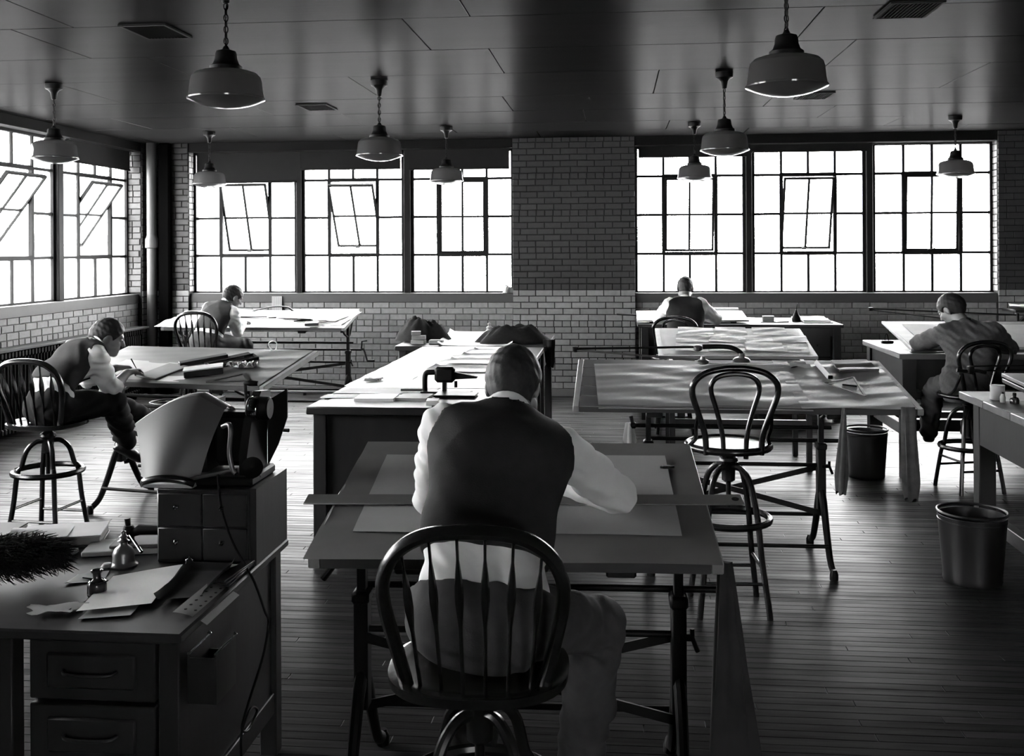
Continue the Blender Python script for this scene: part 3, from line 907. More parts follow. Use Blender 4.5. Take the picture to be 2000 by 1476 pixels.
def windsor_stool(label, loc, rz, zs=0.76, group='swivel Windsor stools'):
    r = thing('windsor_stool', label, 'chair', loc, rz, group)
    stool_base(r, zs)
    # saddle seat: D-shaped outline, dished top
    def outline(a):
        x = 0.232*math.copysign(abs(math.cos(a))**0.8, math.cos(a))
        y = 0.222*math.copysign(abs(math.sin(a))**0.8, math.sin(a))
        return x, y
    n = 40
    vs = []; fs = []
    rings = [(0.0, 0.018), (0.35, 0.017), (0.6, 0.020), (0.8, 0.030), (0.93, 0.040), (1.0, 0.034), (0.985, 0.010), (0.86, 0.0), (0.0, 0.0)]
    for (f, z) in rings:
        for k in range(n):
            x, y = outline(2*PI*k/n)
            vs.append((x*f, y*f, zs+z))
    for i in range(len(rings)-1):
        for k in range(n):
            l = (k+1) % n
            fs.append((i*n+k, i*n+l, (i+1)*n+l, (i+1)*n+k))
    MB().add(vs, [tuple(reversed(q)) for q in fs]).build('seat', M_BENT, r, angle=60)
    zt = zs+0.03
    def bowp(u):       # u -1..1 along the bow
        a = u*PI/2
        x = 0.228*math.sin(a) if abs(u) < 0.64 else math.copysign(0.228*math.sin(0.64*PI/2)+ (abs(u)-0.64)*(-0.09), u)
        return a
    pts = [(-0.168, -0.125, zt-0.005), (-0.193, -0.143, zt+0.10), (-0.214, -0.170, zt+0.20), (-0.216, -0.192, zt+0.275), (-0.185, -0.212, zt+0.345), (-0.115, -0.226, zt+0.392), (0, -0.231, zt+0.405)]
    pts = spline(pts + [(-x, y, z) for x, y, z in reversed(pts[:-1])], 6)
    b = MB()
    b.tube(pts, 0.0175, 10, flat=(1.0, 1.3)).build('bow', M_BENT, r)
    top = {}
    for i in range(6):
        x0 = -0.135+0.054*i
        x1 = x0*1.25
        # height of bow at x1
        zb = min((p for p in pts), key=lambda p: abs(p[0]-x1)+(0 if p[2] > zt+0.25 else 9))
        p0 = Vector((x0, -0.150+0.05*(abs(x0)/0.135)**2*0.5, zt-0.01)); p1 = Vector((x1, zb[1], zb[2]))
        nn = 12
        P = [p0.lerp(p1, k/nn) for k in range(nn+1)]
        R = []
        for k in range(nn+1):
            t_ = k/nn
            R.append(0.0072 + 0.0105*max(0, 1-abs(t_-0.62)/0.17)**0.7 if t_ < 0.80 else 0.0055)
        MB().tube(P, R, 8, flat=(0.7, 1.3)).build('spindle', M_BENT, r)
    return r
winC = windsor_stool('Windsor swivel stool whose bow back faces us, under the man in the foreground', (-0.352, 2.62, 0), 0.05, zs=0.745)
winB = windsor_stool('Windsor swivel stool under the man leaning over at the left', (-3.57, 6.15, 0), -0.08, zs=0.735)
winA = windsor_stool('Windsor swivel stool under the man by the left back windows', (-4.30, 10.36, 0), 0.02, zs=0.76)

def bentwood_stool(label, loc, rz, zs=0.80, group='bentwood swivel stools with cane seats', ring=0.46):
    r = thing('bentwood_stool', label, 'chair', loc, rz, group)
    stool_base(r, zs, ring_z=ring)
    ring = [(0.205*math.cos(2*PI*i/40), 0.205*math.sin(2*PI*i/40), zs+0.018) for i in range(40)]
    MB().tube(ring, 0.019, 10, closed=True, flat=(1, 1.05)).build('seat_ring', M_BENT, r)
    MB().lathe([(0.05, zs-0.002), (0.05, zs+0.012), (0.0, zs+0.012)], 16).build('seat_plate', M_BENT, r)
    # woven cane: strips both ways, joined as one part
    cane = MB()
    for ax in (0, 1):
        k = -0.186
        while k < 0.187:
            h = math.sqrt(max(0, 0.197**2-k*k))
            z = zs+0.0245+0.0008*ax
            if ax == 0:
                cane.box((k-0.0045, -h, z), (k+0.0045, h, z+0.0012))
            else:
                cane.box((-h, k-0.0045, z), (h, k+0.0045, z+0.0012))
            k += 0.0125
    cane.lathe([(0.19, zs+0.020), (0.19, zs+0.0245), (0.0, zs+0.0235)], 30)
    tag(cane.build('cane_weave', M_CANE, r, smooth=False), kind='stuff')
    zt = zs+0.02
    pts = [(-0.135, -0.160, zt-0.02), (-0.143, -0.168, zt+0.08), (-0.178, -0.188, zt+0.19), (-0.208, -0.205, zt+0.285), (-0.200, -0.215, zt+0.345), (-0.145, -0.222, zt+0.392), (-0.06, -0.226, zt+0.413), (0, -0.227, zt+0.416)]
    pts = spline(pts + [(-x, y, z) for x, y, z in reversed(pts[:-1])], 6)
    MB().tube(pts, 0.0155, 10).build('outer_hoop', M_BENT, r)
    pts = [(-0.055, -0.188, zt-0.035), (-0.060, -0.190, zt+0.08), (-0.088, -0.198, zt+0.2), (-0.117, -0.207, zt+0.30), (-0.108, -0.213, zt+0.35), (-0.070, -0.218, zt+0.378), (0, -0.220, zt+0.388)]
    pts = spline(pts + [(-x, y, z) for x, y, z in reversed(pts[:-1])], 6)
    MB().tube(pts, 0.0125, 9).build('inner_hoop', M_BENT, r)
    for s_ in (-1, 1):
        MB().tube(spline([(s_*0.178, -0.188, zt+0.185), (s_*0.185, -0.16, zt+0.12), (s_*0.180, -0.10, zt+0.05), (s_*0.205, -0.045, zt+0.005)], 6), 0.0105, 8).build('side_brace', M_BENT, r)
    return r
bentD = bentwood_stool('empty bentwood swivel stool with a pale cane seat in front of the brown papered table', (0.575, 5.33, 0), 0.06, zs=0.815)
bentF = bentwood_stool('bentwood stool under the man at the far desk by the right windows', (0.585, 10.35, 0), 0.0, zs=0.72)
bentG = bentwood_stool('bentwood stool under the man in the dark jacket at the right', (2.66, 8.05, 0), 0.25, zs=0.70, ring=0.33)

# ---------------------------------------------------------------- long centre table with panelled sides
lt = thing('layout_table', 'long panelled layout table in the middle, strewn with white sheets', 'table', (-1.22, 7.6, 0))
o_ = (-1.22, 7.6, 0)
MB(o_).box((-1.79, 5.80, 0.885), (-0.65, 9.42, 0.93), c=0.006).build('top', M_DWOOD, lt)
for (x0, x1, y0, y1) in ((-1.76, -1.68, 5.84, 5.92), (-0.76, -0.68, 5.84, 5.92), (-1.76, -1.68, 9.31, 9.39), (-0.76, -0.68, 9.31, 9.39)):
    MB(o_).box((x0, y0, 0), (x1, y1, 0.885), c=0.005).build('leg', M_DWOOD, lt)
MB(o_).box((-1.68, 5.865, 0.10), (-0.76, 5.89, 0.885)).build('end_panel', M_DWOOD, lt)
MB(o_).box((-1.68, 9.34, 0.10), (-0.76, 9.365, 0.885)).build('end_panel', M_DWOOD, lt)
MB(o_).box((-1.735, 5.92, 0.10), (-1.71, 9.31, 0.885)).build('side_panel', M_DWOOD, lt)
MB(o_).box((-0.73, 5.92, 0.10), (-0.705, 9.31, 0.885)).build('side_panel', M_DWOOD, lt)
ct = thing('side_table', 'dark table standing crosswise beyond the long middle table, near the pier', 'table', (-1.34, 10.1, 0))
o_ = (-1.34, 10.1, 0)
MB(o_).box((-2.06, 9.46, 0.885), (-0.63, 10.75, 0.93), c=0.006).build('top', M_DWOOD, ct)
for (x0, y0) in ((-2.03, 9.50), (-0.73, 9.50), (-2.03, 10.64), (-0.73, 10.64)):
    MB(o_).box((x0, y0, 0), (x0+0.07, y0+0.07, 0.885), c=0.004).build('leg', M_DWOOD, ct)
MB(o_).box((-1.96, 9.515, 0.70), (-0.73, 9.54, 0.885)).build('apron', M_DWOOD, ct)
MB(o_).box((-1.96, 10.66, 0.70), (-0.73, 10.69, 0.885)).build('apron', M_DWOOD, ct)
MB(o_).box((-2.01, 9.57, 0.70), (-1.985, 10.64, 0.885)).build('apron', M_DWOOD, ct)
MB(o_).box((-0.70, 9.57, 0.70), (-0.675, 10.64, 0.885)).build('apron', M_DWOOD, ct)

# ---------------------------------------------------------------- low wooden table with a sloping white board (behind the brown one)
et = thing('sloped_table', 'wooden table with a tilted board of overlapping pale drawings', 'table', (1.03, 8.95, 0))
o_ = (1.03, 8.95, 0)
etM = Matrix.Translation((1.0, 8.50, 0.955)) @ Matrix.Rotation(math.atan2(0.16, 0.83), 4, 'X')
MB().box((-0.64, 0, -0.03), (0.64, 0.845, 0), etM, c=0.003)
b = MB(o_).box((-0.64, 0, -0.03), (0.64, 0.845, 0), etM, c=0.003)
b.build('board', M_WOODLT, et)
for (x, y) in ((0.44, 8.56), (1.55, 8.56), (0.44, 9.22), (1.55, 9.22)):
    m = MB(o_)
    m.bar((x+0.03, y+0.03, 0.0), (x+0.03, y+0.03, 0.86), 0.045, 0.045, c=0.003)
    m.build('leg', M_DWOOD, et)
MB(o_).box((0.44, 8.57, 0.76), (1.61, 8.60, 0.885)).build('apron', M_DWOOD, et)
MB(o_).box((0.44, 9.24, 0.76), (1.61, 9.27, 0.96)).build('apron', M_DWOOD, et)
MB(o_).box((0.46, 8.60, 0.76), (0.49, 9.24, 0.885)).build('apron', M_DWOOD, et)
MB(o_).box((1.56, 8.60, 0.76), (1.59, 9.24, 0.885)).build('apron', M_DWOOD, et)
MB(o_).box((0.47, 8.58, 0.34), (1.58, 8.62, 0.42), c=0.004).build('foot_rail', M_DWOOD, et)

# ---------------------------------------------------------------- far desk by the right windows
fd = thing('pedestal_desk', 'wide dark pedestal desk under the right windows, man working at its left half', 'desk', (1.37, 11.5, 0))
o_ = (1.37, 11.5, 0)
MB(o_).box((0.24, 10.98, 0.99), (2.38, 12.05, 1.025), c=0.005).build('top', M_DWOOD, fd)
MB(o_).box((0.28, 11.03, 0.90), (2.34, 11.06, 0.99)).build('apron', M_DWOOD, fd)
for (x0, y0) in ((0.28, 11.02), (2.28, 11.02), (0.28, 11.92), (2.28, 11.92), (1.42, 11.03), (0.66, 11.03)):
    MB(o_).box((x0, y0, 0), (x0+0.08, y0+0.08, 0.99), c=0.004).build('leg', M_DWOOD, fd)
MB(o_).box((1.50, 11.09, 0.12), (2.28, 11.95, 0.99)).build('cupboard', M_DWOOD, fd)
for k in range(3):
    d = MB(o_).box((1.53, 11.055, 0.16+0.26*k), (2.26, 11.09, 0.40+0.26*k), c=0.004).build('drawer', M_DWOOD, fd)
    MB(o_).lathe([(0.006, 0), (0.006, 0.015), (0.014, 0.022), (0.011, 0.032), (0.001, 0.034)], 10, Matrix.Translation((2.12, 11.055, 0.28+0.26*k)) @ Matrix.Rotation(PI/2, 4, 'X')).build('knob', M_BLACK, d)
MB(o_).box((0.36, 11.09, 0.12), (0.66, 11.95, 0.99)).build('cupboard', M_DWOOD, fd)

# ---------------------------------------------------------------- right desk of the man in the jacket
gd = thing('drawing_desk', 'stout dark table at the right holding a tilted drawing board', 'desk', (3.4, 8.9, 0))
o_ = (3.4, 8.9, 0)
MB(o_).box((2.22, 8.30, 0.955), (4.70, 9.50, 1.0), c=0.006).build('top', M_WOODMID, gd)
for (x0, y0) in ((2.25, 8.33), (4.55, 8.33), (2.25, 9.36), (4.55, 9.36)):
    MB(o_).box((x0, y0, 0), (x0+0.11, y0+0.11, 0.955), c=0.005).build('leg', M_DWOOD, gd)
MB(o_).box((2.36, 8.35, 0.715), (4.55, 8.38, 0.955)).build('apron', M_DWOOD, gd)
MB(o_).box((2.36, 9.42, 0.715), (4.55, 9.45, 0.955)).build('apron', M_DWOOD, gd)
MB(o_).box((2.27, 8.44, 0.715), (2.30, 9.36, 0.955)).build('apron', M_DWOOD, gd)
MB(o_).box((4.60, 8.44, 0.715), (4.63, 9.36, 0.955)).build('apron', M_DWOOD, gd)
MB(o_).box((2.28, 8.44, 0.33), (2.34, 9.36, 0.42), c=0.004).build('foot_rail', M_WOODMID, gd)
MB(o_).box((2.34, 8.66, 0.33), (4.56, 8.74, 0.425), c=0.004).build('foot_rail', M_DWOOD, gd)
MB(o_).box((2.34, 9.10, 0.33), (4.56, 9.16, 0.42), c=0.004).build('foot_rail', M_DWOOD, gd)
MB(o_).box((4.58, 8.44, 0.33), (4.64, 9.36, 0.42), c=0.004).build('foot_rail', M_WOODMID, gd)

# right foreground bench table
hd = thing('bench_table', 'worn wooden bench table cut off by the right edge, bottles on its corner', 'table', (3.2, 5.6, 0))
o_ = (3.2, 5.6, 0)
for k in range(5):
    MB(o_).box((2.13, 4.55+0.415*k+0.001, 0.895), (4.3, 4.55+0.415*(k+1)-0.001, 0.94), c=0.004).build('plank', M_WOODMID, hd)
for (x0, y0) in ((2.18, 6.42), (4.1, 6.42), (2.18, 4.62), (4.1, 4.62)):
    MB(o_).box((x0, y0, 0), (x0+0.10, y0+0.10, 0.895), c=0.005).build('leg', M_DWOOD, hd)
MB(o_).box((2.185, 4.72, 0.645), (2.215, 6.42, 0.895)).build('apron', M_DWOOD, hd)
MB(o_).box((2.28, 6.46, 0.645), (4.1, 6.49, 0.895)).build('apron', M_DWOOD, hd)
MB(o_).box((2.28, 4.65, 0.645), (4.1, 4.68, 0.895)).build('apron', M_DWOOD, hd)
MB(o_).box((2.20, 4.72, 0.17), (2.26, 6.42, 0.25), c=0.004).build('foot_rail', M_WOODMID, hd)
MB(o_).box((2.26, 5.6, 0.17), (4.1, 5.66, 0.25), c=0.004).build('foot_rail', M_DWOOD, hd)

# ---------------------------------------------------------------- foreground side desk (bottom left)
sd = thing('office_desk', 'dark wooden desk in the near left corner with inkwells and papers on it', 'desk', (-2.0, 3.2, 0))
o_ = (-2.0, 3.2, 0)
DX1, DY0, DY1, DZ = -1.215, 2.76, 3.72, 0.77
MB(o_).box((-3.0, DY0, DZ-0.03), (DX1, DY1, DZ), c=0.006).build('desk_top', M_DESKTOP, sd)
for (x0, y0) in ((DX1-0.085, DY1-0.10), (DX1-0.085, DY0+0.03), (-1.80, DY0+0.03), (-1.80, DY1-0.10), (-2.95, DY1-0.10), (-2.95, DY0+0.03)):
    m = MB(o_); m.bar((x0+0.035, y0+0.035, 0), (x0+0.035, y0+0.035, DZ-0.03), 0.062, 0.062, c=0.004); m.build('leg', M_DWOOD, sd)
sp = MB(o_).box((DX1-0.055, DY0+0.09, 0.20), (DX1-0.035, DY1-0.10, DZ-0.03)).build('side_panel', M_DWOOD, sd)
MB(o_).box((DX1-0.058, DY0+0.09, 0.16), (DX1-0.024, DY1-0.10, 0.235), c=0.003).build('bottom_rail', M_DWOOD, sd)
MB(o_).box((-1.70, DY0+0.10, 0.16), (DX1-0.06, DY1-0.08, 0.72)).build('drawer_case', M_DWOOD, sd)
for k in range(3):
    z0 = 0.18+0.185*k
    d = MB(o_).box((-1.695, DY0+0.055, z0), (DX1-0.10, DY0+0.10, z0+0.172), c=0.004)
    d.box((-1.64, DY0+0.045, z0+0.035), (DX1-0.155, DY0+0.06, z0+0.137), c=0.008)
    d = d.build('drawer', M_DWOOD, sd)
    MB(o_).tube(spline([(-1.585, DY0+0.048, z0+0.09), (-1.57, DY0+0.025, z0+0.086), (-1.505, DY0+0.02, z0+0.084), (-1.44, DY0+0.025, z0+0.086), (-1.425, DY0+0.048, z0+0.09)], 4), 0.005, 8).build('pull', M_DWOOD, d)
MB(o_).box((-2.88, DY0+0.06, 0.62), (-1.80, DY0+0.085, DZ-0.03)).build('centre_drawer', M_DWOOD, sd)
# card tray hung on the desk's side
tr = thing('card_tray', 'small open steel tray with bright rims hung on the side of the near desk', 'tray', (-1.17, 2.86, 0.60))
m = MB((-1.17, 2.86, 0.60))
m.box((-1.212, 2.80, 0.56), (-1.206, 2.95, 0.70)).box((-1.133, 2.80, 0.56), (-1.127, 2.95, 0.70)).box((-1.206, 2.80, 0.56), (-1.133, 2.95, 0.566)).box((-1.206, 2.80, 0.566), (-1.133, 2.806, 0.69)).box((-1.206, 2.944, 0.566), (-1.133, 2.95, 0.66))
m.build('tray_box', M_TIN, tr)
for x in (-1.209, -1.130):
    MB((-1.17, 2.86, 0.60)).tube([(x, 2.80, 0.702), (x, 2.95, 0.702)], 0.004, 8).build('rim', M_CHROME, tr)
    MB((-1.17, 2.86, 0.60)).lathe([(0.001, -0.007), (0.007, 0), (0.001, 0.007)], 10, Matrix.Translation((x, 2.953, 0.704))).build('rim_knob', M_CHROME, tr)

# pigeonhole drawer box on the desk
pb = thing('drawer_cabinet', 'dark four-drawer cabinet with bright knobs standing on the near left desk', 'cabinet', (-1.48, 3.5, DZ))
o_ = (-1.48, 3.5, DZ)
PX0, PX1, PY0, PY1, PZ = -1.575, -1.243, 3.38, 3.70, DZ+0.255
MB(o_).box((PX0, PY0+0.012, DZ), (PX1, PY1, PZ), c=0.004).build('case', M_DWOOD, pb)
for i in range(2):
    for k in range(2):
        x0 = PX0+0.008+0.160*i; z0 = DZ+0.012+0.118*k
        d = MB(o_).box((x0, PY0, z0), (x0+0.155, PY0+0.02, z0+0.112), c=0.003).build('drawer', M_DWOOD, pb)
        MB(o_).lathe([(0.003, 0), (0.003, 0.012), (0.008, 0.018), (0.009, 0.026), (0.005, 0.032), (0.001, 0.033)], 12, Matrix.Translation((x0+0.075, PY0, z0+0.07)) @ Matrix.Rotation(PI/2, 4, 'X')).build('knob', M_CHROME, d)
# sloping-topped side board right of the cabinet
sb_ = thing('partition_board', 'dark upright board with a sloping top edge at the right of the drawer cabinet', 'board', (-1.23, 3.5, DZ))
MB((-1.23, 3.5, DZ)).prism([(3.385, DZ), (3.712, DZ), (3.712, DZ+0.262), (3.385, DZ+0.262)], -1.240, -1.219, Matrix(((0, 0, 1, 0), (1, 0, 0, 0), (0, 1, 0, 0), (0, 0, 0, 1)))).build('panel', M_DWOOD, sb_)

# waste baskets
def basket(label, loc, rt, rbm, h):
    r = thing('waste_basket', label, 'bin', loc, 0, 'dark metal waste baskets')
    MB().lathe([(rbm, 0.0), (rbm+0.004, 0.012), (rbm+0.002, 0.03), (rt, h-0.03), (rt-0.004, h-0.03), (rbm-0.004, 0.01), (0.001, 0.01)], 40, close=False).build('body', M_TIN, r)
    MB().lathe([(rbm-0.002, 0.0), (0.001, 0.0)], 30, close=False).build('bottom', M_TIN, r)
    ringp = [(rt*math.cos(2*PI*i/48), rt*math.sin(2*PI*i/48), h-0.012) for i in range(48)]
    MB().tube(ringp, 0.008, 8, closed=True).build('rim', M_TIN, r)
    MB().tube([(rt*0.985*math.cos(2*PI*i/48), rt*0.985*math.sin(2*PI*i/48), h-0.055) for i in range(48)], 0.004, 6, closed=True).build('bead', M_TIN, r)
    return r
basket('dark metal waste basket standing free on the floor at the lower right', (1.955, 5.87, 0), 0.180, 0.150, 0.395)
basket('waste basket under the right end of the brown-papered table', (2.0, 8.45, 0), 0.165, 0.140, 0.395)
basket('waste basket on the floor behind the left table, under the far stool', (-4.32, 9.55, 0), 0.165, 0.140, 0.38)
# ---------------------------------------------------------------- loose things
IM = Matrix.Identity(4)
rs = random.Random(11)
def paper(name, label, cat, M, q, m, h=0.0012, amp=0.0015, t=0.0005, group=None, nu=14, nv=10, curl=0.0, droop=0.0, f=1.0, seed=None):
    """sheet through four in-plane corners q (near-left, near-right, far-right, far-left) in the plane of M"""
    a, b, c, d = [Vector((p[0], p[1], 0)) for p in q]
    rr = random.Random(seed if seed is not None else len(label)*7+int(abs(a.x)*1000))
    ph = [rr.random()*6.3 for _ in range(4)]
    def fn(u, v):
        p = (a*(1-u)+b*u)*(1-v)+(d*(1-u)+c*u)*v
        w = amp*(math.sin(p.y*31*f+3.5*math.sin(p.x*4*f+ph[3])+ph[0])+0.7*math.sin(p.x*9*f+p.y*14*f+ph[1])+0.5*math.sin(p.y*58*f-p.x*11*f+ph[2]))
        z = h+1.9*amp+w
        z += curl*(max(0, abs(u-0.5)-0.40)/0.1)**2 + curl*(max(0, v-0.85)/0.15)**2
        if droop and v < 0.12:
            z -= droop*((0.12-v)/0.12)**2
        return M @ Vector((p.x, p.y, z))
    cen = M @ ((a+b+c+d)/4+Vector((0, 0, h)))
    mb = MB(cen).sheet(fn, nu, nv, t)
    o = mb.build(name, m, None, angle=60)
    o.location = cen
    return tag(o, label, cat, group)
def boxthing(name, label, cat, M, c, size, rz, m, group=None, h=0.0, ch=0.003, parts=True):
    """closed block lying on the plane of M"""
    T = M @ Matrix.Translation((c[0], c[1], h)) @ Matrix.Rotation(rz, 4, 'Z')
    sx, sy, sz = size
    o = MB().box((-sx/2, -sy/2, 0), (sx/2, sy/2, sz), None, ch).build(name, m, None)
    o.matrix_world = T
    return tag(o, label, cat, group)
def tubething(name, label, cat, pts, r, m, group=None, seg=10, flat=None):
    c = Vector(pts[0])
    o = MB(c).tube(pts, r, seg, flat=flat).build(name, m)
    o.location = c
    return tag(o, label, cat, group)
def rag(name, label, top, bottom, w0, w1, m, folds=5, group=None, depth=0.02):
    """cloth hanging from a point, widening downwards, with folds"""
    c = Vector(top)
    top = Vector(top); bottom = Vector(bottom)
    n = 28; k = 18
    vs = []; fs = []
    for i in range(k+1):
        t_ = i/k
        p = top.lerp(bottom, t_)
        w = w0+(w1-w0)*min(1, t_*1.3)
        w *= 1-0.25*max(0, t_-0.85)/0.15
        for j in range(n):
            a = 2*PI*j/n
            rr_ = 1+0.22*math.sin(folds*a+1.7*t_)+0.10*math.sin((folds+3)*a+3*t_)
            vs.append(p+Vector((w*rr_*math.cos(a), depth*(0.4+t_)*rr_*math.sin(a), 0.012*math.sin(4*a)*t_)))
    for i in range(k):
        for j in range(n):
            l = (j+1) % n
            fs.append((i*n+j, (i+1)*n+j, (i+1)*n+l, i*n+l))
    fs.append(tuple(range(n))); fs.append(tuple(k*n+j for j in reversed(range(n))))
    o = MB(c).add(vs, fs).build(name, m, None, angle=75)
    o.location = c
    return tag(o, label, 'cloth', group)

# ---- near table C
PC = on_board(tabC, MTc)
paper('paper_cover', 'brown paper covering the near drafting table under the drawing', 'paper', PC, [(-0.62, -0.012), (0.605, -0.012), (0.60, 0.90), (-0.61, 0.90)], M_KRAFTD, amp=0.0014, nu=40, nv=34, f=0.8)
def curl_fn(u, v):
    x = -0.607-0.030*u*(0.8+0.2*math.sin(v*14+1)); s = 0.05+0.46*v
    return PC @ Vector((x, s, 0.004-0.045*u*u+0.007*math.sin(v*24)*u))
c0 = PC @ Vector((-0.62, 0.35, 0.004))
o = MB(c0).sheet(curl_fn, 10, 40, 0.0006).build('paper_overhang', M_KRAFTD, None, angle=70); o.location = c0
tag(o, 'curled edge of brown paper hanging off the left side of near table', 'paper')
paper('drawing_sheet', 'pale tracing sheet pinned on the near drafting table before the man', 'paper', PC, [(-0.507, 0.155), (0.505, 0.155), (0.505, 0.775), (-0.512, 0.765)], M_TRACE, h=0.0078, amp=0.0007, nu=24, nv=20)
ts = thing('straightedge', 'long wooden straightedge blade lying across the near drawing', 'ruler', PC @ Vector((0, 0.38, 0.0115)))
ts.rotation_euler = PC.to_euler()
MB().box((-0.71, -0.036, 0.001), (0.725, 0.036, 0.006), Matrix.Rotation(0.022, 4, 'Z'), c=0.0015).build('blade', mat('tsquare_wood', 0.16, 0.4, var=0.1, stretch=(0.3, 3, 3)), ts)
MB().lathe([(0.012, 0.006), (0.012, 0.008), (0.001, 0.008)], 14, Matrix.Translation((0.70, 0.015, 0)), close=False).build('hang_hole', M_BLACK, ts)
ec = thing('erasing_knife', 'small dark leaf-shaped tool lying on the right of the near drawing', 'tool', PC @ Vector((0.50, 0.655, 0.0115)), 0)
MB().prism([(-0.022, -0.004), (-0.01, -0.011), (0.012, -0.010), (0.028, 0.002), (0.012, 0.010), (-0.012, 0.009)], 0, 0.008).build('body', M_BLACK, ec)
MB().box((-0.012, -0.002, 0.008), (0.014, 0.003, 0.011), c=0.001).build('grip', M_GREYMET, ec)
rag('dust_cloth', 'long dark cloth hanging to the floor from the right corner of the near table', (0.315, 3.03, 0.93), (0.345, 3.02, 0.06), 0.018, 0.075, mat('dark_dust_cloth', 0.028, 0.9, 0.2, var=0.3, vscale=5), 5, depth=0.035)

# ---- brown papered table D
PD = on_board(tabD, MTd)
paper('paper_cover', 'creased brown paper covering the left two thirds of the long table', 'paper', PD, [(-0.80, -0.014), (0.36, -0.014), (0.35, 0.84), (-0.84, 0.84)], M_KRAFT, amp=0.0019, nu=44, nv=40, droop=0.012, f=0.9, seed=4)
paper('paper_cover', 'wrinkled brown paper under the set square at right end of the long table', 'paper', PD, [(0.30, 0.0), (0.905, 0.0), (0.915, 0.945), (0.28, 0.945)], M_KRAFT, h=0.0005, amp=0.0016, nu=30, nv=36, f=1.1, seed=9)
paper('folded_paper', 'folded brown paper packet near the far right corner of the long table', 'paper', PD, [(0.64, 0.665), (0.885, 0.725), (0.86, 0.945), (0.635, 0.90)], mat('folded_kraft', 0.13, 0.5, var=0.1), h=0.008, amp=0.004, t=0.012, nu=16, nv=14)
sc_ = thing('scale_rule', 'pale boxwood scale rule lying near the right end of the brown paper', 'ruler', PD @ Vector((0.549, 0.70, 0.008)))
sc_.rotation_euler = (PD @ Matrix.Rotation(PI/2+0.05, 4, 'Z')).to_euler()
MB().prism([(-0.017, 0), (0.017, 0), (0.0, 0.024)], -0.165, 0.165, Matrix(((0, 0, 1, 0), (1, 0, 0, 0), (0, 1, 0, 0), (0, 0, 0, 1)))).build('rule', M_PAPERG, sc_, smooth=False)
MB().box((-0.175, -0.014, 0.0), (-0.165, 0.014, 0.022), c=0.003).build('end_cap', M_BLACK, sc_)
sq = thing('set_square', 'dark-edged set square lying flat at the right of the long table', 'ruler', PD @ Vector((0.60, 0.40, 0.006)))
sq.rotation_euler = PD.to_euler()
tri = [(-0.09, 0.04), (0.08, -0.20), (0.10, 0.17)]
tb = MB()
for i in range(3):
    a, b_ = tri[i], tri[(i+1) % 3]
    tb.bar((a[0], a[1], 0.004), (b_[0], b_[1], 0.004), 0.012, 0.003)
tb.build('frame', mat('dark_celluloid', 0.03, 0.3), sq, smooth=False)
MB().prism([(-0.075, 0.035), (0.076, -0.175), (0.092, 0.155)], 0.001, 0.003).build('sheet', M_KRAFT, sq, smooth=False)
tubething('pencil', 'dark pencil lying inside the set square on the long table', 'pencil', [PD @ Vector((0.600, 0.405, 0.012)), PD @ Vector((0.675, 0.375, 0.012))], 0.005, M_BLACK)
paper('crumpled_paper', 'small crumpled pale scrap beyond the scale rule on the long table', 'paper', PD, [(0.37, 0.76), (0.49, 0.75), (0.46, 0.89), (0.36, 0.88)], M_PAPERG, h=0.004, amp=0.006, nu=14, nv=12, f=3)
boxthing('straightedge', 'white straightedge near the back of the long brown papered table', 'ruler', PD, (0.14, 0.84), (0.50, 0.022, 0.006), 0.0, M_PAPER, h=0.007, ch=0.001)
dm = thing('drafting_machine', 'black drafting machine arm and thin rods clamped behind the long table', 'instrument', PD @ Vector((0.09, 0.93, 0.002)))
dm.rotation_euler = PD.to_euler()
MB().lathe([(0.052, 0.0), (0.055, 0.006), (0.045, 0.016), (0.02, 0.022), (0.018, 0.05), (0.001, 0.05)], 20, close=False).build('clamp_base', M_GREYMET, dm)
MB().tube(spline([(0, 0, 0.02), (-0.005, 0.01, 0.05), (-0.05, 0.03, 0.075), (-0.12, 0.05, 0.08), (-0.24, 0.05, 0.078)], 6), 0.016, 10).build('arm', M_BLACK, dm)
MB().lathe([(0.02, 0), (0.028, 0.006), (0.028, 0.026), (0.015, 0.034), (0.001, 0.035)], 16, Matrix.Translation((-0.27, 0.045, 0.055)), close=False).build('elbow_joint', M_GREYMET, dm)
for (dy) in (0.0, 0.022):
    MB().tube([(-0.27, 0.045+dy, 0.075), (-1.04, 0.0+dy, 0.072)], 0.0045, 8).build('long_rod', M_BLACK, dm)
MB().lathe([(0.015, 0), (0.020, 0.004), (0.020, 0.03), (0.001, 0.034)], 14, Matrix.Translation((-1.05, 0.01, 0.052)), close=False).build('far_joint', M_BLACK, dm)
for (dy) in (0.0, 0.022):
    MB().tube([(-1.04, 0.0+dy-0.01, 0.065), (-0.30, -0.10+dy, 0.030)], 0.0045, 8).build('short_rod', M_GREYMET, dm)
MB().lathe([(0.030, 0), (0.036, 0.005), (0.036, 0.018), (0.018, 0.028), (0.012, 0.046), (0.001, 0.047)], 18, Matrix.Translation((-0.25, -0.10, 0.010)), close=False).build('protractor_head', M_GREYMET, dm)
MB().box((-0.22, -0.108, 0.006), (0.02, -0.086, 0.010)).build('head_rule', M_PAPERG, dm)
rag('dust_cloth', 'narrow grey rag hanging from the front edge of the long table near basket', (1.225, 5.665, 0.975), (1.205, 5.66, 0.52), 0.010, 0.030, M_CLOTHG, 4, depth=0.014)
rag('dust_cloth', 'fringed grey rag hanging at the right end of the long brown table', (1.555, 5.66, 0.985), (1.575, 5.67, 0.49), 0.032, 0.040, M_CLOTHG, 6, depth=0.022)
rag('dust_cloth', 'small pale rag draped on the left winding knob of the long table', (0.08, 6.155, 0.80), (0.085, 6.155, 0.665), 0.020, 0.034, M_PAPERG, 4, depth=0.03)

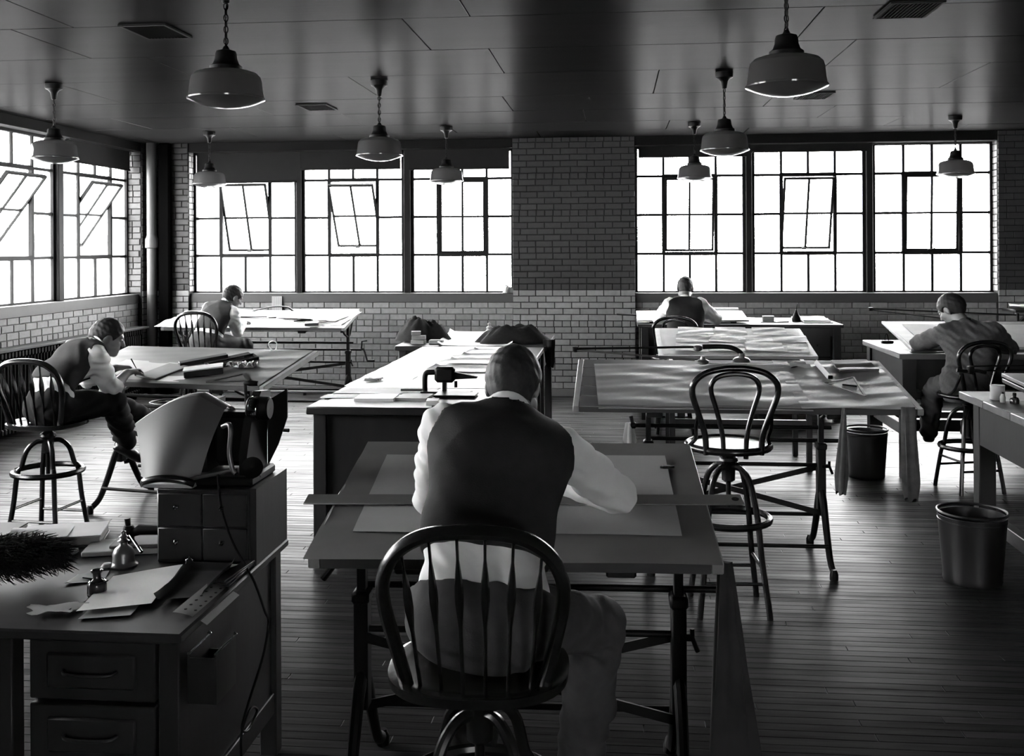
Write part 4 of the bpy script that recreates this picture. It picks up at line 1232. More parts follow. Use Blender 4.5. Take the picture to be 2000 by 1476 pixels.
# ---- left table B
PB = on_board(tabB, MTb)
paper('paper_cover', 'streaky brown paper covering the left table', 'paper', PB, [(-0.78, -0.008), (0.765, -0.008), (0.765, 0.81), (-0.78, 0.81)], mat('striped_kraft', 0.14, 0.42, var=0.12, vscale=5), amp=0.0013, nu=40, nv=30, f=1.0)
paper('drawing_sheet', 'pale drawing the man at the left is working on', 'paper', PB, [(-0.60, 0.05), (-0.16, 0.05), (-0.10, 0.43), (-0.58, 0.47)], M_PAPERG, h=0.004, amp=0.0008)
boxthing('drawing_pad', 'flat grey pad with a dark front edge just right of the writing hand', 'pad', PB, (-0.10, 0.22), (0.20, 0.30, 0.012), -0.25, M_CARD, h=0.004)
paper('note_sheet', 'small white sheet at the near edge of the left table', 'paper', PB, [(-0.02, 0.03), (0.15, 0.03), (0.17, 0.19), (0.0, 0.20)], M_PAPER, h=0.004, amp=0.0004)
bx = thing('instrument_case', 'upright flat box with white top lying on the left table', 'case', PB @ Vector((0.24, 0.20, 0.004)))
bx.rotation_euler = (PB @ Matrix.Rotation(0.50, 4, 'Z')).to_euler()
MB().box((-0.13, -0.045, 0), (0.13, 0.045, 0.045), c=0.004).build('case_body', M_DWOOD, bx)
MB().box((-0.132, -0.047, 0.045), (0.132, 0.047, 0.056), c=0.002).build('lid', M_PAPER, bx)
boxthing('closed_case', 'long dark closed case at the middle of the left table', 'case', PB, (0.07, 0.47), (0.34, 0.06, 0.030), 0.75, M_DWOOD, h=0.004)
oc = thing('open_case', 'open dark instrument case with tools in it on the left table', 'case', PB @ Vector((0.31, 0.47, 0.004)))
oc.rotation_euler = (PB @ Matrix.Rotation(0.85, 4, 'Z')).to_euler()
ocb = MB().box((-0.17, -0.06, 0), (0.17, 0.06, 0.006)).box((-0.17, -0.06, 0.006), (0.17, -0.054, 0.022)).box((-0.17, 0.054, 0.006), (0.17, 0.06, 0.022)).box((-0.17, -0.054, 0.006), (-0.164, 0.054, 0.022)).box((0.164, -0.054, 0.006), (0.17, 0.054, 0.022))
ocb.build('tray', M_CLOTHD, oc)
for k in range(3):
    MB().tube([(-0.14, -0.03+0.03*k, 0.013), (0.13-0.02*k, -0.03+0.03*k, 0.015)], [0.004, 0.006], 8).build('instrument', M_GREYMET, oc)
MB().box((-0.17, 0.062, 0), (0.17, 0.17, 0.008), c=0.002).build('lid', M_CLOTHD, oc)
wad = thing('paper_bundle', 'crumpled pale bundle of string and paper on the left table', 'bundle', PB @ Vector((0.44, 0.36, 0.005)))
for k in range(9):
    rw = random.Random(50+k)
    c = Vector((rw.uniform(-0.07, 0.07), rw.uniform(-0.05, 0.05), 0.006))
    MB().sheet(lambda u, v: c+Vector(((u-0.5)*0.09, (v-0.5)*0.06+0.01*math.sin(9*u), 0.004+0.035*abs(math.sin(5*u+k))*abs(math.sin(4*v+k*1.3)))), 10, 7, 0.0012).build('scrap', M_PAPERG, wad, angle=40)
sq2 = thing('set_square', 'dark set square with a cut-out at the near edge of the left table', 'ruler', PB @ Vector((0.51, 0.10, 0.006)))
sq2.rotation_euler = PB.to_euler()
tb = MB()
tri = [(-0.15, -0.06), (0.13, 0.0), (0.02, 0.14)]
for i in range(3):
    a, b_ = tri[i], tri[(i+1) % 3]
    tb.bar((a[0], a[1], 0.002), (b_[0], b_[1], 0.002), 0.028, 0.003)
tb.build('frame', mat('dark_celluloid', 0.03, 0.3), sq2, smooth=False)
rg = [PB @ Vector((0.45+0.035*math.cos(2*PI*i/24), 0.80+0.006*math.sin(4*PI*i/24), 0.035+0.035*math.sin(2*PI*i/24))) for i in range(25)]
tubething('paper_ring', 'small white paper ring standing at the back of the left table', 'ring', rg, 0.004, M_PAPER)

# ---- far left table A
PA = on_board(tabA, MTa)
paper('drawing_sheet', 'broad white sheet across the front of the far left table', 'paper', PA, [(-0.42, 0.0), (0.66, 0.0), (0.62, 0.36), (-0.40, 0.36)], M_PAPER, h=0.003, amp=0.001)
paper('drawing_sheet', 'white sheet buckled at the back of far left table beside the man', 'paper', PA, [(-0.40, 0.38), (0.20, 0.36), (0.28, 0.68), (-0.42, 0.69)], M_PAPER, h=0.003, amp=0.004, f=0.6)
paper('drawing_sheet', 'large white sheet peaking over the right end of the far left table', 'paper', PA, [(0.18, 0.30), (0.90, 0.16), (1.06, 0.66), (0.26, 0.70)], M_PAPER, h=0.008, amp=0.008, f=0.35, seed=5)
paper('drawing_sheet', 'white sheet edge hanging off the right corner of the far left table', 'paper', PA, [(0.62, 0.0), (0.98, 0.06), (1.10, 0.62), (0.86, 0.42)], M_PAPER, h=0.004, amp=0.003, droop=0.03)
paper('drawing_sheet', 'pale sheet drooping from the left end of the far left table behind chair', 'paper', PA, [(-1.12, -0.01), (-0.66, -0.02), (-0.60, 0.45), (-1.06, 0.40)], M_PAPER, h=0.003, amp=0.006, f=0.5)
for k, (x, s_) in enumerate([(0.66, 0.08), (0.72, 0.20)]):
    boxthing('small_block', ['dark flat case near front right corner of the far left table', 'pale flat box lying behind the dark case on the far left table'][k], 'box', PA, (x, s_), (0.15, 0.07, 0.03), 0.2, [M_GREYMET, M_PAPER][k], h=0.012)
tl_ = thing('curve_ruler', 'dark curved ruler arm lying at the back of the far left table', 'ruler', PA @ Vector((0.02, 0.62, 0.03)))
tl_.rotation_euler = PA.to_euler()
MB().tube(spline([(-0.25, 0, -0.02), (0.0, 0.015, 0.03), (0.18, 0.02, 0.028), (0.26, 0.0, -0.015)], 6), 0.014, 8, flat=(0.5, 1.4)).build('arm', M_BLACK, tl_)
MB().lathe([(0.025, 0), (0.025, 0.012), (0.001, 0.014)], 14, Matrix.Translation((0.26, 0.0, -0.026)), close=False).build('weight', M_BLACK, tl_)
for k, (x0, s0, x1, s1) in enumerate([(-0.36, 0.37, 0.05, 0.37), (0.08, 0.34, 0.42, 0.33), (0.42, 0.20, 0.60, 0.26)]):
    tubething('pencil', ['thin dark rod along the seam of the white sheets', 'dark pen with a thick middle on the white sheets', 'short dark pencil near right end of the white sheets'][k]+' on far left table', 'pencil',
              [PA @ Vector((x0, s0, 0.018)), PA @ Vector(((x0+x1)/2, (s0+s1)/2, 0.020)), PA @ Vector((x1, s1, 0.018))], [0.005, 0.011 if k else 0.005, 0.006], M_BLACK)
cal = thing('wall_card', 'small ruled pale card standing against the sill behind far left table', 'card', (-4.30, 12.735, 1.04))
MB().box((-0.065, -0.003, 0), (0.065, 0.003, 0.20)).build('card', M_PAPERG, cal, smooth=False)
for k in range(5):
    MB().box((-0.052+0.024*k, -0.0045, 0.01), (-0.047+0.024*k, -0.003, 0.19)).build('rule_line', M_CARD, cal, smooth=False)

# ---- centre tables
PL = Matrix.Translation((0, 0, 0.93))
paper('layout_sheet', 'long white layout sheet running down the middle table away from us', 'paper', PL, [(-1.56, 6.62), (-0.80, 6.62), (-0.85, 9.42), (-1.60, 9.42)], M_PAPER, amp=0.001, nu=20, nv=44, f=0.5)
paper('layout_sheet', 'broad white sheet overhanging the left side of the middle table', 'paper', PL, [(-1.80, 6.70), (-1.40, 6.66), (-1.42, 9.30), (-1.76, 9.30)], M_PAPER, h=0.0005, amp=0.0015, nu=10, nv=40, f=0.5)
paper('layout_sheet', 'white sheet on the crosswise table rising at its back corner', 'paper', PL, [(-1.66, 9.48), (-0.95, 9.48), (-1.05, 10.74), (-1.74, 10.74)], M_PAPER, h=0.002, amp=0.002, curl=0.03, f=0.5)
paper('board_sheet', 'grey board lying across the near part of the middle table', 'board', PL, [(-1.78, 6.34), (-1.16, 6.34), (-1.14, 6.62), (-1.74, 6.60)], M_CARD, h=0.003, amp=0.0004, t=0.004)
paper('layout_sheet', 'white sheet along the front edge of the middle table', 'paper', PL, [(-1.735, 5.80), (-1.05, 5.80), (-1.10, 6.20), (-1.72, 6.22)], M_PAPER, amp=0.0006)
paper('layout_sheet', 'narrow grey strip of paper at left front corner of the middle table', 'paper', PL, [(-1.80, 6.10), (-1.35, 6.18), (-1.34, 6.30), (-1.80, 6.30)], M_PAPERG, h=0.003, amp=0.002)
boxthing('paper_stack', 'thin stack of white paper near the front of the middle table', 'papers', PL, (-1.44, 6.10), (0.24, 0.20, 0.018), 0.05, M_PAPER, h=0.004, ch=0.001)
boxthing('paper_stack', 'grey paper pad just right of the white stack on the middle table', 'papers', PL, (-1.21, 6.12), (0.19, 0.20, 0.020), -0.06, M_CARD, h=0.004, ch=0.001)
boxthing('paper_stack', 'small white block at the front edge of the middle table by the man', 'papers', PL, (-1.065, 5.93), (0.07, 0.10, 0.028), 0.1, M_PAPER, h=0.003, ch=0.001)
for k in range(4):
    yy = [7.42, 7.95, 8.35, 8.75][k]
    paper('layout_sheet', ['lowest thin-edged white sheet halfway along the middle table', 'curled white sheet crossing the middle table', 'white sheet with a shadowed edge further along the middle table', 'farthest of the loose white sheets on the long middle table'][k], 'paper', PL,
          [(-1.42+0.04*k, yy), (-0.86, yy-0.02), (-0.88, yy+0.30), (-1.36+0.04*k, yy+0.28)], M_PAPER, h=0.006, amp=0.003, curl=0.012, t=0.001, f=0.5)
paper('tracing_scrap', 'small dark curled scrap at the left edge of the middle table', 'paper', PL, [(-1.72, 6.86), (-1.62, 6.86), (-1.60, 7.0), (-1.70, 7.02)], M_CARD, h=0.004, amp=0.006, f=3)
# punch stand
pu = thing('paper_punch', 'black iron two-legged paper punch standing on the middle table', 'punch', (-1.10, 6.40, 0.934), -0.05)
MB().box((-0.12, -0.05, 0), (0.20, 0.05, 0.012), c=0.004).build('base_plate', M_BLACK, pu)
MB().tube(spline([(-0.10, 0, 0.01), (-0.10, 0, 0.09), (-0.09, 0, 0.122), (-0.06, 0, 0.128), (0.0, 0, 0.128)], 5), 0.017, 10).build('side_arm', M_BLACK, pu)
MB().box((-0.035, -0.03, 0.065), (0.095, 0.03, 0.165), c=0.018).build('head_block', M_BLACK, pu)
MB().box((0.015, -0.02, 0.01), (0.040, 0.02, 0.075), c=0.004).build('post', M_BLACK, pu)
MB().tube([(0.10, 0, 0.035), (0.10, 0, 0.075)], 0.010, 10).build('plunger', M_BLACK, pu)
MB().prism([(0.08, 0.085), (0.235, 0.095), (0.24, 0.105), (0.08, 0.135)], -0.012, 0.012, Matrix(((1, 0, 0, 0), (0, 0, 1, 0), (0, 1, 0, 0), (0, 0, 0, 1)))).build('lever', M_BLACK, pu)
boxthing('punch_pad', 'black pad under the paper punch, beside the man', 'pad', PL, (-0.98, 6.28), (0.26, 0.16, 0.012), 0.0, M_BLACK, h=0.004)
tubething('stick', 'thin grey rod lying left of the paper punch', 'rod', [(-1.36, 6.43, 0.945), (-1.20, 6.43, 0.945)], 0.008, M_GREYMET)

# heaps of clothing: height-field lumps
def heap(name, label, cx, cy, z0, rx, ry, hgt, m, seed, cat='coat', hang=None):
    r_ = random.Random(seed); ph = [r_.random()*6 for _ in range(6)]
    def fn(u, v):
        a = 2*PI*u
        q = v
        rr_ = 1+0.12*math.sin(3*a+ph[0])+0.08*math.sin(5*a+ph[1])
        x = cx+rx*rr_*q*math.cos(a); y = cy+ry*rr_*q*math.sin(a)
        z = z0+hgt*(1-q**3.5)*(0.80+0.13*math.sin(2.2*(x-cx)/rx+ph[2])+0.09*math.sin(6*(x-cx)/rx+4*(y-cy)/ry+ph[3])+0.07*math.sin(13*(x-cx)/rx-7*(y-cy)/ry+ph[4])+0.05*math.sin(21*(y-cy)/ry+9*(x-cx)/rx+ph[5])) + 0.008
        return Vector((x, y, z))
    n, k = 40, 12
    vs = [Vector((cx, cy, z0+hgt*0.85))]; fs = []
    for j in range(1, k+1):
        for i in range(n):
            vs.append(fn(i/n, j/k))
    for i in range(n):
        fs.append((0, 1+i, 1+(i+1) % n))
    for j in range(k-1):
        for i in range(n):
            l = (i+1) % n
            fs.append((1+j*n+i, 1+(j+1)*n+i, 1+(j+1)*n+l, 1+j*n+l))
    base = len(vs)
    for i in range(n):
        p = fn(i/n, 1.0); vs.append(Vector((p.x, p.y, z0+0.001)))
    for i in range(n):
        l = (i+1) % n
        fs.append((1+(k-1)*n+i, base+i, base+l, 1+(k-1)*n+l))
    fs.append(tuple(base+i for i in reversed(range(n))))
    o = MB((cx, cy, z0)).add(vs, fs).build(name, m, None, angle=70)
    o.location = (cx, cy, z0)
    return tag(o, label, cat)
heap('folded_jacket', 'dark jacket humped behind small boxes at left end of the crosswise table', -1.93, 10.15, 0.932, 0.27, 0.26, 0.21, M_CLOTHD, 3)
heap('crumpled_coat', 'dark coat lying crumpled along the right end of the crosswise table', -1.0, 9.80, 0.932, 0.36, 0.18, 0.17, M_CLOTHD, 8)
rag('coat_sleeve', 'dark sleeve hanging off the right corner of the crosswise table', (-0.615, 9.52, 0.99), (-0.60, 9.52, 0.74), 0.05, 0.035, M_CLOTHD, 4, depth=0.04)
for k, (x, y, z, lab) in enumerate([(-1.87, 9.66, 0, 'lower left pale box of the stack before the dark jacket'), (-1.70, 9.68, 0, 'pale box at right of the stack before the dark jacket'), (-1.87, 9.68, 0.04, 'middle pale box of the stack before the dark jacket'), (-1.90, 9.70, 0.08, 'topmost small box on the stack before the dark jacket')]):
    boxthing('card_box', lab, 'box', PL, (x, y), (0.13 if k != 3 else 0.09, 0.09, 0.038), 0.1*k-0.1, M_CARD, 'small boxes on the crosswise table', h=0.002+z)
fg = thing('small_figure', 'small pale lumpy object on the back of the crosswise table', 'ornament', (-1.30, 10.6, 0.935))
MB().lathe([(0.001, 0), (0.05, 0.005), (0.055, 0.03), (0.03, 0.06), (0.035, 0.085), (0.001, 0.11)], 12, close=False).build('body', M_PAPERG, fg)
MB().lathe([(0.001, 0), (0.018, 0.01), (0.02, 0.025), (0.001, 0.04)], 10, Matrix.Translation((0.0, -0.02, 0.10)), close=False).build('head', M_PAPERG, fg)
sl_ = heap('crumpled_scrap', 'crumpled scrap on the window sill at left edge of brick pier', -1.33, 12.80, 1.279, 0.07, 0.06, 0.10, M_PAPERG, 21, 'paper')

# ---- pale drawings on the sloping table E
PE = etM
paper('drawing_sheet', 'large buff backing sheet on the sloped white table', 'paper', PE, [(-0.60, 0.03), (0.60, 0.03), (0.60, 0.83), (-0.60, 0.83)], M_PAPERG, h=0.001, amp=0.0008)
eq = [(-0.50, 0.10), (-0.22, 0.10), (0.08, 0.11), (0.32, 0.09), (-0.48, 0.36), (-0.20, 0.37), (0.10, 0.36), (0.34, 0.37), (-0.45, 0.60), (-0.12, 0.62), (0.20, 0.60)]
en = ['front leftmost', 'front second', 'front third', 'front rightmost', 'middle leftmost', 'middle second', 'middle third', 'middle rightmost', 'back left', 'back centre', 'back right']
for k, (x, s_) in enumerate(eq):
    dx, dy = 0.27+0.02*(k % 3), 0.24
    paper('drawing', en[k]+' of the overlapping pale drawings on the sloped table', 'paper', PE, [(x, s_), (x+dx, s_-0.01), (x+dx+0.01, s_+dy-0.02), (x+0.015, s_+dy)], mat('drawing_paper_%d' % (k % 3), [0.5, 0.40, 0.6][k % 3], 0.6, 0.3, var=0.2, vscale=12), h=0.004+0.002*(k % 3), amp=0.003, group='pale drawings on the sloped table', nu=10, nv=9, f=1.2, seed=k)

# ---- far desk F
PF = Matrix.Translation((0, 0, 1.025))
fb = thing('drawing_board', 'white drawing board propped before the man at the far right-hand desk', 'board', (0.86, 11.35, 1.025))
FM = Matrix.Translation((0, -0.27, 0.035)) @ Matrix.Rotation(0.10, 4, 'X')
MB().box((-0.62, 0, -0.012), (0.56, 0.60, 0.006), FM, c=0.002).build('board', M_PAPER, fb)
for s_ in (-0.46, 0.40):
    MB().box((s_-0.03, 0.0, -0.03), (s_+0.03, 0.58, -0.012), FM, c=0.003).build('bearer', M_DWOOD, fb)
paper('drawing_sheet', 'rolled white sheets at the back left of the far desk', 'paper', PF, [(0.26, 11.5), (0.62, 11.5), (0.60, 12.0), (0.25, 12.0)], M_PAPER, h=0.01, amp=0.01, f=0.6)
tubething('paper_roll', 'white paper roll behind the right arm of the man at the far desk', 'roll', [(0.95, 11.85, 1.10), (1.40, 11.88, 1.10)], [0.055, 0.050], M_PAPER, seg=16)
paper('drawing_sheet', 'white sheet lying beyond the drawing board on the far desk', 'paper', PF, [(1.30, 11.55), (1.55, 11.55), (1.60, 12.0), (1.35, 12.0)], M_PAPER, h=0.002, amp=0.002)
boxthing('small_box', 'small dark box with pale lid on the far right-hand desk', 'box', PF, (1.68, 11.50), (0.12, 0.08, 0.055), 0.0, M_GREYMET, h=0.001)
ik = thing('glue_pot', 'black cone-topped pot on the far right-hand desk', 'pot', (1.97, 11.42, 1.026))
MB().lathe([(0.001, 0), (0.045, 0.0), (0.05, 0.03), (0.03, 0.075), (0.014, 0.11), (0.012, 0.125), (0.001, 0.125)], 18, close=False).build('pot', M_BLACK, ik)
MB().tube([(0, 0, 0.12), (0.012, 0, 0.19)], [0.006, 0.003], 8).build('brush_handle', M_BLACK, ik)
for k, (x0, y0, x1, y1) in enumerate([(1.56, 11.22, 1.72, 11.24), (1.70, 11.20, 1.86, 11.25)]):
    tubething('drawing_pen', ['dark drawing pen lying by the board on the far desk', 'second dark pen nearer the glue pot on the far desk'][k], 'pen', [(x0, y0, 1.032), (x1, y1, 1.034)], [0.005, 0.008], M_BLACK)
paper('paper_heap', 'heaped white papers at right end of the far right-hand desk', 'paper', PF, [(2.02, 11.25), (2.30, 11.22), (2.32, 11.75), (1.98, 11.80)], M_PAPER, h=0.012, amp=0.008, t=0.014, f=0.8)
boxthing('paper_pad', 'dark-edged pad under the heaped papers on the far desk', 'pad', PF, (2.16, 11.28), (0.30, 0.24, 0.012), 0.0, M_GREYMET, h=0.0)
tubething('ruler_stick', 'dark stick poking out left of the far right-hand desk', 'ruler', [(0.02, 11.6, 1.09), (0.40, 11.7, 1.07)], 0.010, M_DWOOD)

# ---- right desk G
PG = Matrix.Translation((0, 0, 1.0))
gb = thing('drawing_board', 'tilted drawing board with a pale edge on the right table before the jacketed man', 'board', (3.2, 8.6, 1.0))
GM = Matrix.Translation((0, -0.14, 0.022)) @ Matrix.Rotation(0.17, 4, 'X')
MB().box((-0.82, 0, -0.02), (0.98, 0.92, 0.0), GM, c=0.003).build('board', M_WOODMID, gb)
MB().box((-0.845, 0, -0.02), (-0.82, 0.92, 0.001), GM, c=0.002).build('edge_strip', M_WOODLT, gb)
for s_ in (-0.5, 0.6):
    MB().bar((s_, 0.72, 0.0), (s_, 0.72, 0.115), 0.05, 0.03).build('prop', M_DWOOD, gb)
PGb = Matrix.Translation((3.2, 8.6, 1.0)) @ GM
paper('drawing_sheet', 'pale drawing sheet pinned to the jacketed man\'s board', 'paper', PGb, [(-0.70, 0.06), (0.60, 0.06), (0.60, 0.80), (-0.70, 0.80)], M_PAPERG, h=0.001, amp=0.0006)
ma = thing('drafting_machine', 'thin dark drafting machine arms hovering over the jacketed man\'s board', 'instrument', (3.1, 9.4, 1.02))
o_ = (3.1, 9.4, 1.02)
for dy in (0, 0.03):
    MB(o_).tube([(2.42, 10.0+dy, 1.24), (3.05, 9.35+dy, 1.185)], 0.005, 8).build('rod', M_BLACK, ma)
MB(o_).tube([(2.42, 10.02, 1.25), (3.60, 9.60, 1.22)], 0.007, 8).build('rod', M_BLACK, ma)
MB(o_).lathe([(0.02, 0), (0.024, 0.03), (0.001, 0.035)], 12, Matrix.Translation((2.42, 10.02, 1.23)), close=False).build('joint', M_BLACK, ma)
MB(o_).lathe([(0.035, 0), (0.035, 0.02), (0.015, 0.03), (0.015, 0.06), (0.001, 0.06)], 14, Matrix.Translation((3.05, 9.36, 1.155)), close=False).build('head', M_BLACK, ma)
MB(o_).tube([(3.60, 9.60, 1.235), (3.60, 9.58, 1.0)], 0.012, 10).build('post', M_BLACK, ma)
wt = thing('lead_weight', 'small black weight with loop beside the board edge on the right table', 'weight', (2.36, 9.20, 1.0))
MB().box((-0.05, -0.03, 0), (0.05, 0.03, 0.022), c=0.006).build('base', M_BLACK, wt)
MB().tube(spline([(-0.02, 0, 0.02), (-0.015, 0, 0.07), (0.0, 0, 0.075), (0.012, 0, 0.02)], 5), 0.004, 8).build('loop', M_BLACK, wt)
boxthing('dark_rule', 'dark flat ruler at the front of the right table', 'ruler', PG, (2.50, 8.40), (0.34, 0.05, 0.008), 0.02, M_DWOOD, h=0.001)
boxthing('white_rule', 'white ruler at the front edge of the right table near the elbow', 'ruler', PG, (2.80, 8.345), (0.26, 0.03, 0.006), 0.0, M_PAPER, h=0.001)
paper('blueprint', 'pale sheet with dark marks on right part of jacketed man\'s table', 'paper', PG, [(3.86, 8.40), (4.5, 8.40), (4.5, 9.2), (3.86, 9.2)], M_PAPERG, h=0.002, amp=0.002)
paper('wall_sheet', 'white curled sheet catching light against the pillar at the right edge', 'paper', Matrix.Translation((0, 0, 1.10)), [(4.55, 12.30), (4.85, 12.30), (4.85, 12.55), (4.60, 12.55)], M_PAPER, h=0.01, amp=0.015)
bench2 = thing('wall_shelf', 'dark shelf bracketed to the pillar at the right edge', 'shelf', (4.9, 12.5, 1.09))
MB((4.9, 12.5, 1.09)).box((4.58, 12.28, 1.07), (5.3, 12.69, 1.10), c=0.004).build('shelf_board', M_DWOOD, bench2)
MB((4.9, 12.5, 1.09)).bar((4.75, 12.68, 0.90), (4.75, 12.34, 1.07), 0.03, 0.03).build('bracket', M_DWOOD, bench2)
MB((4.9, 12.5, 1.09)).bar((5.2, 12.68, 0.90), (5.2, 12.34, 1.07), 0.03, 0.03).build('bracket', M_DWOOD, bench2)

# ---- right foreground bench H
PH = Matrix.Translation((0, 0, 0.94))
hb = thing('drawing_board', 'thick drawing board raised on blocks on the bench at the right edge', 'board', (2.9, 5.6, 0.94))
HM = Matrix.Translation((0, 0, 0.085)) @ Matrix.Rotation(0.05, 4, 'X')
MB().box((-0.56, -0.7, -0.022), (0.9, 0.90, 0.0), HM, c=0.003).build('board', M_WOODMID, hb)
MB().box((-0.57, -0.7, -0.050), (0.9, 0.86, -0.026), HM, c=0.003).build('under_board', M_DWOOD, hb)
for (x, y) in ((-0.3, 0.75), (0.7, 0.75), (-0.3, -0.5), (0.7, -0.5)):
    MB().box((x-0.04, y-0.04, 0), (x+0.04, y+0.04, 0.05+0.05*y), c=0.003).build('block', M_DWOOD, hb)
PHb = Matrix.Translation((2.9, 5.6, 0.94)) @ HM
boxthing('white_rule', 'white ruler on the board at the right edge bench', 'ruler', PHb, (-0.30, 0.55), (0.03, 0.60, 0.018), 0.12, M_PAPER, h=0.001)
jr = thing('tin_can', 'round grey tin on the corner of the right edge bench', 'can', (2.235, 6.27, 0.941))
MB().lathe([(0.001, 0), (0.040, 0), (0.042, 0.004), (0.040, 0.008), (0.040, 0.078), (0.042, 0.082), (0.040, 0.086), (0.001, 0.084)], 22, close=False).build('can', M_PAPERG, jr)
b2 = thing('ink_bottle', 'small stoppered dark bottle beside the tin on the right edge bench', 'bottle', (2.275, 6.12, 0.941))
MB().lathe([(0.001, 0), (0.025, 0), (0.027, 0.02), (0.02, 0.034), (0.009, 0.038), (0.009, 0.048), (0.001, 0.048)], 18, close=False).build('glass', M_INK, b2)
MB().lathe([(0.001, 0.048), (0.011, 0.048), (0.010, 0.062), (0.001, 0.064)], 12, close=False).build('stopper', M_BLACK, b2)
b3 = thing('ink_bottle', 'small pale bottle between the tin and dark bottle on the bench', 'bottle', (2.225, 6.16, 0.941))
MB().lathe([(0.001, 0), (0.014, 0), (0.016, 0.03), (0.008, 0.05), (0.001, 0.05)], 16, close=False).build('glass', M_PAPERG, b3)
MB().lathe([(0.001, 0.05), (0.007, 0.05), (0.006, 0.06), (0.001, 0.061)], 10, close=False).build('stopper', M_BLACK, b3)
mh = thing('drafting_machine', 'thin rods of a drafting machine reaching left from the right edge bench', 'instrument', (2.9, 6.4, 1.0))
o_ = (2.9, 6.4, 1.0)
for dz in (0, 0.028):
    MB(o_).tube([(2.14, 6.44, 1.088+dz), (2.95, 6.50, 1.10+dz)], 0.005, 8).build('rod', M_BLACK, mh)
MB(o_).lathe([(0.018, 0), (0.022, 0.012), (0.022, 0.045), (0.001, 0.05)], 12, Matrix.Translation((2.14, 6.44, 1.07)), close=False).build('joint', M_BLACK, mh)
MB(o_).tube(spline([(2.06, 6.44, 1.092), (2.11, 6.44, 1.085), (2.17, 6.44, 1.090), (2.23, 6.44, 1.080)], 5), 0.012, 8).build('clip', M_BLACK, mh)
MB(o_).lathe([(0.025, 0), (0.028, 0.02), (0.015, 0.04), (0.012, 0.10), (0.02, 0.11), (0.001, 0.14)], 14, Matrix.Translation((2.62, 6.46, 1.045)), close=False).build('standard', M_BLACK, mh)
# ---------------------------------------------------------------- things on the near left desk
PK = Matrix.Translation((0, 0, DZ))
paper('loose_sheet', 'white sheet under the books at the left of the near desk', 'paper', PK, [(-2.45, 3.30), (-2.02, 3.38), (-2.10, 3.70), (-2.55, 3.62)], M_PAPER, amp=0.0008)
paper('loose_sheet', 'bright white sheet at the far left corner of the near desk', 'paper', PK, [(-2.30, 3.52), (-2.0, 3.56), (-2.06, 3.71), (-2.34, 3.70)], M_PAPER, h=0.003, amp=0.0008)
bk = thing('ledger', 'thick grey ledger with loose leaves at the back of the near desk', 'book', (-2.03, 3.60, DZ+0.004), 0.32)
MB().box((-0.145, -0.10, 0), (0.145, 0.10, 0.006), c=0.001).build('lower_cover', M_DWOOD, bk)
MB().box((-0.138, -0.095, 0.006), (0.140, 0.095, 0.034), c=0.001).build('pages', M_CARD, bk)
MB().box((-0.145, -0.10, 0.034), (0.145, 0.10, 0.040), c=0.001).build('upper_cover', M_PAPERG, bk)
MB().sheet(lambda u, v: Vector((-0.17+0.20*u, -0.10+0.14*v, 0.043+0.02*(1-u)*math.sin(3*v))), 8, 8, 0.001).build('loose_leaf', M_PAPERG, bk)
bk2 = thing('notebook', 'dark notebook at the extreme left of the near desk', 'book', (-2.36, 3.63, DZ+0.006), 0.1)
MB().box((-0.12, -0.09, 0), (0.12, 0.09, 0.022), c=0.002).build('pages', M_CARD, bk2)
MB().box((-0.122, -0.092, 0.022), (0.122, 0.092, 0.028), c=0.001).build('cover', M_BLACK, bk2)
boxthing('writing_pad', 'grey writing pad right of the ledger on the near desk', 'pad', PK, (-1.76, 3.53), (0.26, 0.16, 0.018), 0.25, M_CARD, h=0.001)
boxthing('writing_pad', 'small pad lying on the larger grey pad by the cabinet', 'pad', PK, (-1.71, 3.54), (0.18, 0.12, 0.012), 0.2, mat('dark_pad', 0.07, 0.6), h=0.0195)
boxthing('writing_pad', 'dull pad left under the front of the ledger on near desk', 'pad', PK, (-2.02, 3.42), (0.24, 0.10, 0.015), 0.12, M_CARD, h=0.001)
# duster
du = thing('desk_duster', 'shaggy black duster lying on the near desk', 'duster', (-1.99, 3.12, DZ+0.002), 0.55)
du.scale = (1.2, 1.3, 1.25)
rd = random.Random(5)
h1 = MB()
for k in range(3600):
    a = rd.uniform(-0.15, 0.17)
    ang = rd.uniform(-0.25, PI+0.25)
    R_ = 0.066*(1-0.5*max(0, (abs(a)-0.08)/0.10))
    p0 = Vector((a, 0, 0.045))
    d = Vector((rd.uniform(-0.9, 1.0)*0.5, math.cos(ang), max(-0.55, math.sin(ang))))
    d.normalize()
    p1 = p0+d*R_*rd.uniform(0.55, 1.25); p1.z = max(p1.z, 0.004)
    p2 = p1+Vector((0.03*rd.random(), d.y*0.016, d.z*0.012-0.01)); p2.z = max(p2.z, 0.003)
    h1.tube([p0, p1, p2], [0.0022, 0.0018, 0.0005], 3)
tag(h1.build('bristles', M_CLOTHD, du), kind='stuff')
MB().tube([(-0.15, 0, 0.045), (-0.30, 0, 0.02)], [0.011, 0.013], 10).build('handle', M_BENT, du)
